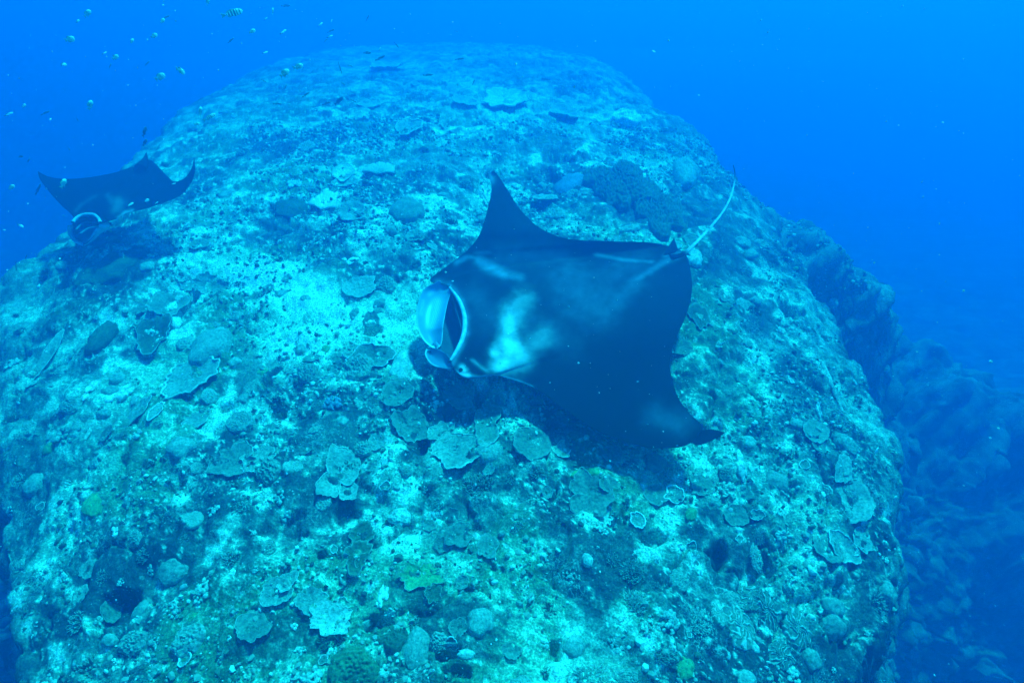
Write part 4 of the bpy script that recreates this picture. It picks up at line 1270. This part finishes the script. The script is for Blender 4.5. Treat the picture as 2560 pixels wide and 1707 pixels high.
    ('bush', 1500, 1690, 90, 30, 'pale', 'bright field of stubby branching coral at the lower edge', dict(n=420, height=.10, tip=.8, thick=.016)),
]
for (kind, px, py, hw, hh, c, lab, kw, *nm) in HERO:
    o = grow(kind, c, lab, **dict(kw))
    if nm:
        o.name = nm[0]
    put(o, px, py, hw, hh, spin=random.uniform(0, 6.28) if kind not in ('fan', 'maze') and abs(hw - hh) < 12 else 0.0)

# ---- the many small corals between them: one of each kind, then copies
KINDS = [('plate', 'tan', 'small dull plate coral', 'small dull plate corals', dict(rimc='mid', nth=36, nr=7, frill=.12), 22, (.05, .13)),
         ('plate', 'mid', 'small bright-rimmed plate coral', 'small bright-rimmed plate corals', dict(frill=.16, nth=40, nr=7), 22, (.05, .12)),
         ('ring', 'tan', 'little pale-ringed cup coral', 'little cup corals', dict(rimc='white', rim=.1, lobes=.35, nth=30, nr=6), 26, (.025, .055)),
         ('crust', 'pale', 'pale crumbly coral', 'pale crumbly corals', dict(n=16, size=.28), 70, (.03, .09)),
         ('crust', 'white', 'white coral crumb', 'white coral crumbs', dict(n=9, size=.42), 34, (.015, .04)),
         ('dome', 'mid', 'small rounded coral mound', 'small rounded coral mounds', dict(nth=28, nr=10, rough=.1), 60, (.04, .12)),
         ('dome', 'green', 'small green coral lump', 'small green coral lumps', dict(nth=24, nr=9, rough=.1), 8, (.03, .06)),
         ('knob', 'mid', 'small beaded coral head', 'small beaded coral heads', dict(nth=48, nr=18, kscale=6), 60, (.05, .12)),
         ('bush', 'tan', 'small branching coral tuft', 'small branching coral tufts', dict(n=80, tip=.7, thick=.045), 70, (.05, .11)),
         ('bush', 'dark', 'small dark branching tuft', 'small dark branching tufts', dict(n=80, tip=.05, thick=.045), 60, (.05, .12))]
taken = [hit(h[1], h[2])[:2] for h in HERO]


CUT = (' with ', ' beside ', ' below', ' left of', ' right of', ' above', ' under', ' in ', ' at ', ' on ', ' between', ' half', ' near', ' touching', ' growing', ' behind', ' partly', ' just', ' wedged', ' tucked', ' by ', ' hanging',
       ' standing', ' seen', ' showing', ' against', ' ringed', ' outlined', ' far down', ' over ', ' apart', ', ', ' high ')
shorts = []
for h in HERO:
    t = h[6]
    for c_ in CUT:
        t = t.split(c_)[0]
    shorts.append(t)
LAND = [(h[1], h[2], t) for h, t in zip(HERO, shorts) if shorts.count(t) == 1 and len(t.split()) >= 3] + \
       [(h[1], h[2], h[6]) for h, t in zip(HERO, shorts) if len(h[6].split()) <= 9 and shorts.count(t) > 1]
said = set()


def beside(what, px, py, land=None):
    """A label by the nearest coral one can name, and the side of it."""
    for lx, ly, t in sorted(land or LAND, key=lambda l: (l[0] - px) ** 2 + (l[1] - py) ** 2):
        dx, dy = px - lx, py - ly
        far_ = math.hypot(dx, dy) > 130
        w = ('right of' if dx > 0 else 'left of') if abs(dx) > abs(dy) else ('below' if dy > 0 else 'above')
        s_ = what + (' some way ' if far_ else ' ') + w + ' the ' + t
        if len(s_.split()) <= 16 and s_ not in said:
            said.add(s_)
            return s_
    return what


def copy_tree(o):
    c = o.copy()
    COL.objects.link(c)
    for ch in o.children:
        d = ch.copy()
        COL.objects.link(d)
        d.parent = c
        d.matrix_parent_inverse = ch.matrix_parent_inverse
    return c


for (kind, c, lab, grp, kw, count, (s0, s1)) in KINDS:
    protos = [grow(kind, c, lab, grp, **dict(kw)) for _ in range(4)]
    used = [False] * 4
    k = tries = 0
    while k < count and tries < 4000:
        tries += 1
        px, py = random.uniform(20, 2270), random.uniform(130, 1720)
        if random.random() > smooth(0, 900, py) * .8 + .2:
            continue
        P = hit(px, py)
        if height(P[0], P[1]) < -2.4 or P[1] > 20:
            continue
        if min((P[0] - t[0]) ** 2 + (P[1] - t[1]) ** 2 for t in taken) < (.10 if s1 > .06 else .05) ** 2 * 2:
            continue
        i = random.randrange(4)
        o = protos[i] if not used[i] else copy_tree(protos[i])
        used[i] = True
        r = s0 + (s1 - s0) * random.random() ** 1.6
        r *= 1 + .05 * max(0, P[1] - 5)
        Q, n = seat(P, r, r)
        place(o, Q, n, r * random.uniform(.8, 1.25), r * random.uniform(.8, 1.25), r * random.uniform(.8, 1.2), random.uniform(0, 6.28))
        o['label'] = beside(lab, px, py)
        taken.append(P[:2])
        k += 1

# ---- loose rubble: far too many bits to count
N = 17000
g = np.random.default_rng(5)
rx_, ry_ = g.uniform(-5.0, 5.6, 4 * N), 1.0 + 11.0 * g.uniform(0, 1, 4 * N) ** 1.25
dens = fbm(rx_ * 1.3, ry_ * 1.3, 4, 91) + .25 * fbm(rx_ * 5, ry_ * 5, 2, 92)
gi, gj = np.clip(np.searchsorted(gx, rx_), 0, len(gx) - 1), np.clip(np.searchsorted(gy, ry_), 0, len(gy) - 1)
ok = (dens + g.uniform(-.3, .3, len(dens)) - 1.1 * dark_turf[gi, gj] > .0) & (height(rx_, ry_) > -2.0)
rx_, ry_ = rx_[ok][:N], ry_[ok][:N]
N = len(rx_)
phi = (1 + 5 ** .5) / 2
ico = np.array([(-1, phi, 0), (1, phi, 0), (-1, -phi, 0), (1, -phi, 0), (0, -1, phi), (0, 1, phi), (0, -1, -phi), (0, 1, -phi), (phi, 0, -1), (phi, 0, 1), (-phi, 0, -1), (-phi, 0, 1)]) / 1.9
icf = np.array([(0, 11, 5), (0, 5, 1), (0, 1, 7), (0, 7, 10), (0, 10, 11), (1, 5, 9), (5, 11, 4), (11, 10, 2), (10, 7, 6), (7, 1, 8), (3, 9, 4), (3, 4, 2), (3, 2, 6), (3, 6, 8), (3, 8, 9), (4, 9, 5), (2, 4, 11), (6, 2, 10), (8, 6, 7), (9, 8, 1)])
sz = .006 + .020 * g.uniform(0, 1, N) ** 2.6
sz *= 1 + .05 * np.maximum(0, ry_ - 4)
sc = sz[:, None] * g.uniform(.5, 1.5, (N, 3))
an = g.uniform(0, 2 * np.pi, N)
P = ico[None] * (1 + g.normal(0, .16, (N, 12, 1))) * sc[:, None]
P = np.stack([P[..., 0] * np.cos(an)[:, None] - P[..., 1] * np.sin(an)[:, None], P[..., 0] * np.sin(an)[:, None] + P[..., 1] * np.cos(an)[:, None], P[..., 2]], -1)
P += np.stack([rx_, ry_, height(rx_, ry_) + sz * .25], -1)[:, None]
Fq = (icf[None] + 12 * np.arange(N)[:, None, None]).reshape(-1, 3)
pick = g.uniform(0, 1, N)
rc = np.where((pick < .20)[:, None], np.array((.62, .65, .56)), np.where((pick < .74)[:, None], np.array((.30, .34, .27)), np.where((pick < .93)[:, None], np.array((.11, .15, .10)), np.array((.06, .08, .07)))))
rub_mat, nt, b = new_mat('rubble')
nt.links.new(attr_node(nt, 'growth').outputs['Color'], b.inputs['Base Color'])
link('coral_rubble', mesh_from('coral_rubble', P.reshape(-1, 3), Fq, rub_mat, False, {'growth': np.repeat(rc, 12, 0)}), label='loose coral rubble and grit strewn over the reef', kind='stuff')
# ------------------------------------------------------------------ fish
fish_mat, nt, b = new_mat('fish_scales')
nt.links.new(attr_node(nt, 'scales').outputs['Color'], b.inputs['Base Color'])
b.inputs['Roughness'].default_value = 0.45
b.inputs['Subsurface Weight'].default_value = 0.8
b.inputs['Subsurface Radius'].default_value = (1, 1, 1)
b.inputs['Subsurface Scale'].default_value = 0.03
b.inputs['Specular IOR Level'].default_value = 0.3
fin_pale = plain_mat('fish_fin_pale', (.55, .62, .45), 0.5, 60, 0.2, 0)
fin_dark = plain_mat('fish_fin_dark', (.03, .04, .05), 0.5, 60, 0.2, 0)
fin_grey = plain_mat('fish_fin_grey', (.20, .26, .30), 0.5, 60, 0.2, 0)


def fish_kind(deep, colour):
    """Body, tail fin and dorsal fin of a fish one unit long, swimming along +x."""
    u = np.linspace(0, 1, 26)
    v = np.linspace(0, 2 * np.pi, 14, endpoint=False)
    prof = np.sin(np.pi * np.clip(u, 0, 1) ** .72) ** .8
    prof = deep * prof + .035 * deep / .25 * smooth(0, .12, 1 - u) * .5
    x = .5 - .80 * u
    V = np.stack([x[:, None] + 0 * v[None], prof[:, None] * .42 * np.cos(v)[None], prof[:, None] * np.sin(v)[None]], -1)
    up = np.sin(v)[None] + 0 * u[:, None]
    if colour == 'striped':
        bars = (np.abs(((u - .16) / .155) % 1 - .5) > .30) & (u > .14) & (u < .95)
        C = np.empty(V.shape)
        C[:] = np.array((.95, .97, .78))
        C[up > .75] = np.array((.92, .98, .72))
        C[bars] = np.array((.03, .05, .06))
    elif colour == 'pale':
        C = np.empty(V.shape)
        C[:] = np.array((.84, .90, .72))
        C[up > .6] = np.array((.8, .88, .7))
    else:
        C = np.empty(V.shape)
        C[:] = np.array((.05, .065, .08))
        C[up < -.5] = np.array((.10, .12, .13))
    body = mesh_from('body', V.reshape(-1, 3), grid_faces(26, 14, True), fish_mat, True, {'scales': C.reshape(-1, 3)})
    fm = dict(striped=fin_pale, pale=fin_grey, dark=fin_dark)[colour]

    def sheet(name, pts, th=.008):
        A = np.array([(p[0], th, p[1]) for p in pts]), np.array([(p[0], -th, p[1]) for p in pts])
        n = len(pts)
        fs = [list(range(n)), list(range(2 * n - 1, n - 1, -1))] + [[i, i + n, (i + 1) % n + n, (i + 1) % n] for i in range(n)]
        return mesh_from(name, np.concatenate(A), fs, fm, False)
    d = deep
    tail = sheet('tail_fin', [(-.26, .03), (-.40, .6 * d), (-.5, .85 * d), (-.44, .1 * d), (-.5, -.85 * d), (-.40, -.6 * d), (-.26, -.03)])
    dors = sheet('dorsal_fin', [(.22, .80 * d), (.05, 1.30 * d), (-.12, 1.15 * d), (-.24, .62 * d), (-.2, .3 * d), (.1, .7 * d)])
    anal = sheet('anal_fin', [(-.02, -.7 * d), (-.10, -1.2 * d), (-.22, -.9 * d), (-.25, -.3 * d)])
    return [('body', body), ('tail_fin', tail), ('dorsal_fin', dors), ('anal_fin', anal)]


KIND = {('striped', 0): fish_kind(.23, 'striped'), ('striped', 1): fish_kind(.13, 'striped'), ('pale', 0): fish_kind(.19, 'pale'), ('pale', 1): fish_kind(.10, 'pale'), ('dark', 0): fish_kind(.15, 'dark'), ('dark', 1): fish_kind(.085, 'dark')}
NAME = dict(striped='striped_fish', pale='pale_fish', dark='dark_fish')
cam_up = np.array((0.0, _sp, _cp))


def fish(px, py, length, ang, col, slim, label, group=None, near=None, roll=.05):
    th = hit(px, py)
    dh = th - CAM
    tdep = dh[1] * _cp - dh[2] * _sp
    dep = near if near else min(3.6 + 2.4 * ((px * 13 + py * 7) % 100) / 100 + (2.8 if col == 'dark' else 0), tdep * .90 - .1)
    a = R(ang)
    hx, hy = math.cos(a) * length / 2, -math.sin(a) * length / 2
    turn = .12 * (((px * 31 + py * 17) % 100) / 50 - 1)
    H, T = at_depth(px + hx, py + hy, dep * (1 - .02 * turn)), at_depth(px - hx, py - hy, dep * (1 + .02 * turn))
    fwd = Vector(H - T)
    L = fwd.length
    fwd.normalize()
    up = Vector((0, 0, 1)) * (1 - roll) + Vector(cam_up) * roll
    if abs(fwd.dot(up)) > .93:
        up = Vector((-1, .3, .3))
    up = (up - fwd * up.dot(fwd)).normalized()
    side = up.cross(fwd)
    M = Matrix((fwd, side, up)).transposed().to_4x4()
    root = None
    for nm, me in KIND[(col, slim)]:
        if root is None:
            root = link(NAME[col], me, None, label, 'fish', group)
        elif length >= 11:
            link(nm, me, root)
    root.matrix_world = Matrix.Translation(Vector((H + T) / 2)) @ M @ Matrix.Diagonal((L, L, L, 1))


SCH = ('small striped fish hovering in the open blue water of the upper left corner', 'striped fish schooling in the blue')
FAR = ('slim dark fish swimming above the hazy far end of the reef', 'slim dark fish over the far reef')
DUP = ('little dark fish in the open blue water at upper left', 'little dark fish in the blue')
PAL = ('tiny slim pale fish above the hazy far end of the reef', 'tiny pale fish over the far reef')
SHD = ('tiny pale fish above the shadow of the smaller ray', 'tiny pale fish over the ray shadow')
FISH_LAND = [(579, 34, 'long striped fish'), (174, 99, 'bright deep-bodied striped fish'), (451, 177, 'white-tailed striped fish'), (225, 263, 'striped fish climbing straight up'), (95, 429, 'wing tip of the smaller ray'),
             (366, 382, 'tail of the smaller ray'), (245, 580, 'mouth of the smaller ray'), (21, 286, 'slender pale fish at the far left edge'), (158, 459, 'striped fish before the smaller ray wing'), (463, 568, 'slender pale fish over the ray shadow')]
for (px, py, L, ang, col, slim, lab) in [
        (579, 34, 54, 14, 'striped', 1, 'long striped fish near the top edge, largest of the school'),
        (519, 6, 17, 75, 'striped', 0, 'striped fish cut by the top edge of the picture, beside the long one'),
        (451, 177, 24, -28, 'striped', 0, 'striped fish turned away with a broad white tail'),
        (400, 193, 26, 30, 'striped', 0, 'striped fish nosing up beside the broad white-tailed one'),
        (174, 99, 24, 12, 'striped', 0, 'bright deep-bodied striped fish alone at upper left'),
        (218, 35, 22, 48, 'striped', 0, SCH), (194, 54, 11, 40, 'pale', 0, SCH), (159, 162, 14, 4, 'pale', 0, 'plain pale oval fish below the bright deep-bodied one'),
        (630, 79, 17, 22, 'striped', 0, SCH), (385, 90, 17, 25, 'striped', 0, SCH), (406, 53, 14, 45, 'striped', 0, SCH), (330, 103, 12, 60, 'striped', 0, SCH), (288, 144, 17, 30, 'striped', 0, SCH),
        (261, 133, 13, 25, 'pale', 1, SCH), (225, 263, 23, 70, 'striped', 0, 'striped fish climbing almost straight up above the smaller ray'), (21, 286, 24, 22, 'pale', 1, 'slender pale fish at the far left edge'),
        (501, 278, 20, 80, 'striped', 0, 'striped fish standing upright over the reef edge'), (523, 294, 34, 28, 'striped', 1, 'slender striped fish rising over the reef edge'), (492, 310, 13, 10, 'striped', 0, 'small striped fish just below the upright one'),
        (60, 265, 11, 50, 'striped', 0, SCH), (113, 283, 24, 24, 'dark', 1, DUP), (193, 298, 15, -60, 'dark', 0, DUP), (361, 330, 26, 72, 'dark', 0, 'dark fish nearest the back of the smaller ray'), (362, 357, 18, 60, 'dark', 0, 'dark fish hiding right over the tail of the smaller ray'),
        (682, 29, 15, 85, 'striped', 0, SCH), (745, 167, 25, 14, 'striped', 0, 'bright striped fish, right one of a pair over the far reef'), (711, 184, 27, 38, 'striped', 0, 'dusky striped fish, left one of a pair over the far reef'),
        (843, 357, 24, 88, 'striped', 1, 'thin striped fish pointing straight up above the fan coral'), (847, 253, 28, 42, 'dark', 0, 'olive-dark fish slanting over the far reef'),
        (158, 459, 24, 62, 'striped', 0, 'bright striped fish in front of the smaller ray wing'), (29, 468, 16, 40, 'striped', 0, 'striped fish left of the smaller ray wing tip'), (51, 564, 17, -24, 'pale', 0, 'pale oval fish left of the smaller ray head'),
        (10, 575, 10, 0, 'pale', 1, 'tiny pale fish at the left edge beside the smaller ray'), (366, 502, 14, 35, 'pale', 0, 'tiny pale fish against the dark body of the smaller ray'), (433, 460, 13, 15, 'pale', 1, 'tiny slim fish behind the smaller ray back edge'),
        (328, 560, 14, 86, 'pale', 1, SHD), (463, 568, 32, 50, 'pale', 1, 'slender pale fish at the right end of the ray shadow'), (415, 562, 16, 48, 'pale', 1, SHD), (386, 566, 10, -40, 'pale', 1, SHD), (325, 512, 20, 32, 'pale', 1, 'slim pale fish along the front edge of the smaller ray'),
        (390, 508, 12, 30, 'pale', 1, SHD), (852, 815, 19, 35, 'striped', 0, 'striped fish low over the bright rubble left of the large ray'), (2189, 1130, 27, 62, 'pale', 0, 'bright fish alone over the right slope'),
        (714, 15, 24, 2, 'dark', 1, 'dark fish high above the reef at the top edge'), (919, 46, 18, 62, 'dark', 1, FAR), (827, 78, 20, 25, 'dark', 1, FAR), (814, 102, 14, 45, 'dark', 1, FAR), (991, 113, 19, -50, 'dark', 1, FAR), (918, 133, 19, 0, 'dark', 0, FAR),
        (950, 146, 27, 25, 'dark', 1, FAR), (850, 170, 30, -72, 'dark', 1, 'long dark fish diving steeply over the far reef'), (876, 165, 13, -15, 'dark', 1, FAR), (1070, 188, 26, 3, 'dark', 1, FAR), (1149, 148, 23, 10, 'dark', 1, FAR), (765, 237, 22, 35, 'dark', 1, FAR),
        (884, 253, 16, -25, 'dark', 1, FAR), (816, 259, 22, 20, 'dark', 1, FAR), (714, 218, 13, 70, 'dark', 1, FAR), (660, 203, 16, -25, 'dark', 1, FAR), (750, 227, 10, -60, 'dark', 1, FAR), (693, 260, 22, 0, 'dark', 1, FAR), (858, 210, 12, -40, 'dark', 1, FAR),
        (863, 306, 12, 10, 'dark', 1, FAR), (714, 346, 10, 30, 'dark', 0, FAR), (828, 385, 16, -55, 'dark', 1, FAR), (1141, 79, 12, -25, 'dark', 1, FAR), (1184, 206, 16, 62, 'dark', 1, FAR),
        (415, 44, 22, 25, 'dark', 1, DUP), (577, 102, 20, 40, 'dark', 1, DUP), (368, 159, 15, 45, 'dark', 1, DUP), (275, 166, 14, 65, 'dark', 1, DUP), (52, 392, 11, 10, 'dark', 0, DUP), (71, 402, 11, 60, 'dark', 0, DUP), (172, 372, 11, -50, 'dark', 0, DUP),
        (95, 474, 30, 65, 'dark', 1, 'dark slim fish under the wing tip of the smaller ray'), (65, 643, 13, 70, 'dark', 1, 'dark fish left of the reef edge, upper of two'), (40, 666, 22, -80, 'dark', 1, 'dark fish left of the reef edge, lower of two'), (158, 538, 10, -20, 'dark', 1, 'tiny dark fish left of the smaller ray mouth'),
        (8, 1541, 20, 30, 'dark', 1, 'dark fish at the lower left edge'), (84, 1583, 12, -60, 'dark', 1, 'tiny dark fish near the lower left corner'),
        (664, 48, 11, 40, 'pale', 1, PAL), (800, 62, 16, 35, 'pale', 1, PAL), (829, 54, 10, 75, 'pale', 1, PAL), (824, 92, 16, 20, 'pale', 1, PAL), (707, 81, 20, 35, 'pale', 1, PAL), (662, 132, 15, 15, 'pale', 1, PAL), (949, 124, 11, 65, 'pale', 1, PAL), (1633, 128, 12, -30, 'pale', 1, 'tiny pale fish alone in the blue beyond the right ridge')]:
    l, gname = lab if isinstance(lab, tuple) else (lab, None)
    if lab in (FAR, PAL):
        l = beside('slim dark fish' if lab is FAR else 'tiny slim pale fish', px, py)
    elif lab in (SCH, DUP, SHD):
        l = beside(('small striped fish' if col == 'striped' else 'small pale fish') if lab is SCH else 'little dark fish' if lab is DUP else 'tiny pale fish', px, py, FISH_LAND)
    fish(px, py, L * 1.05, ang, col, slim, l, gname)

# ---- drifting specks in the water
N = 1500
g = np.random.default_rng(11)
sx, sy = g.uniform(0, 2560, N), g.uniform(0, 1707, N)
far = np.array([max(1.6, (hit(a, b_)[1] * _cp + (CAM_H - hit(a, b_)[2]) * _sp)) for a, b_ in zip(sx, sy)])
dep = 1.3 + (np.minimum(far, 9) - 1.5) * g.uniform(0, 1, N) ** .8
P0 = at_depth(sx, sy, dep)
octv = np.array([(1, 0, 0), (-1, 0, 0), (0, 1, 0), (0, -1, 0), (0, 0, 1), (0, 0, -1)], float)
octf = np.array([(0, 2, 4), (2, 1, 4), (1, 3, 4), (3, 0, 4), (2, 0, 5), (1, 2, 5), (3, 1, 5), (0, 3, 5)])
sz = (0.0016 + .0060 * g.uniform(0, 1, N) ** 4) * (dep / 4) ** .7
V = P0[:, None] + octv[None] * (sz[:, None] * g.uniform(.6, 1.6, (N, 3)))[:, None]
speck = plain_mat('speck', (.6, .65, .65), 0.6, 60, 0.1, 0)
link('drifting_specks', mesh_from('drifting_specks', V.reshape(-1, 3), (octf[None] + 6 * np.arange(N)[:, None, None]).reshape(-1, 3), speck, False), label='tiny pale specks of plankton drifting in the water', kind='stuff')
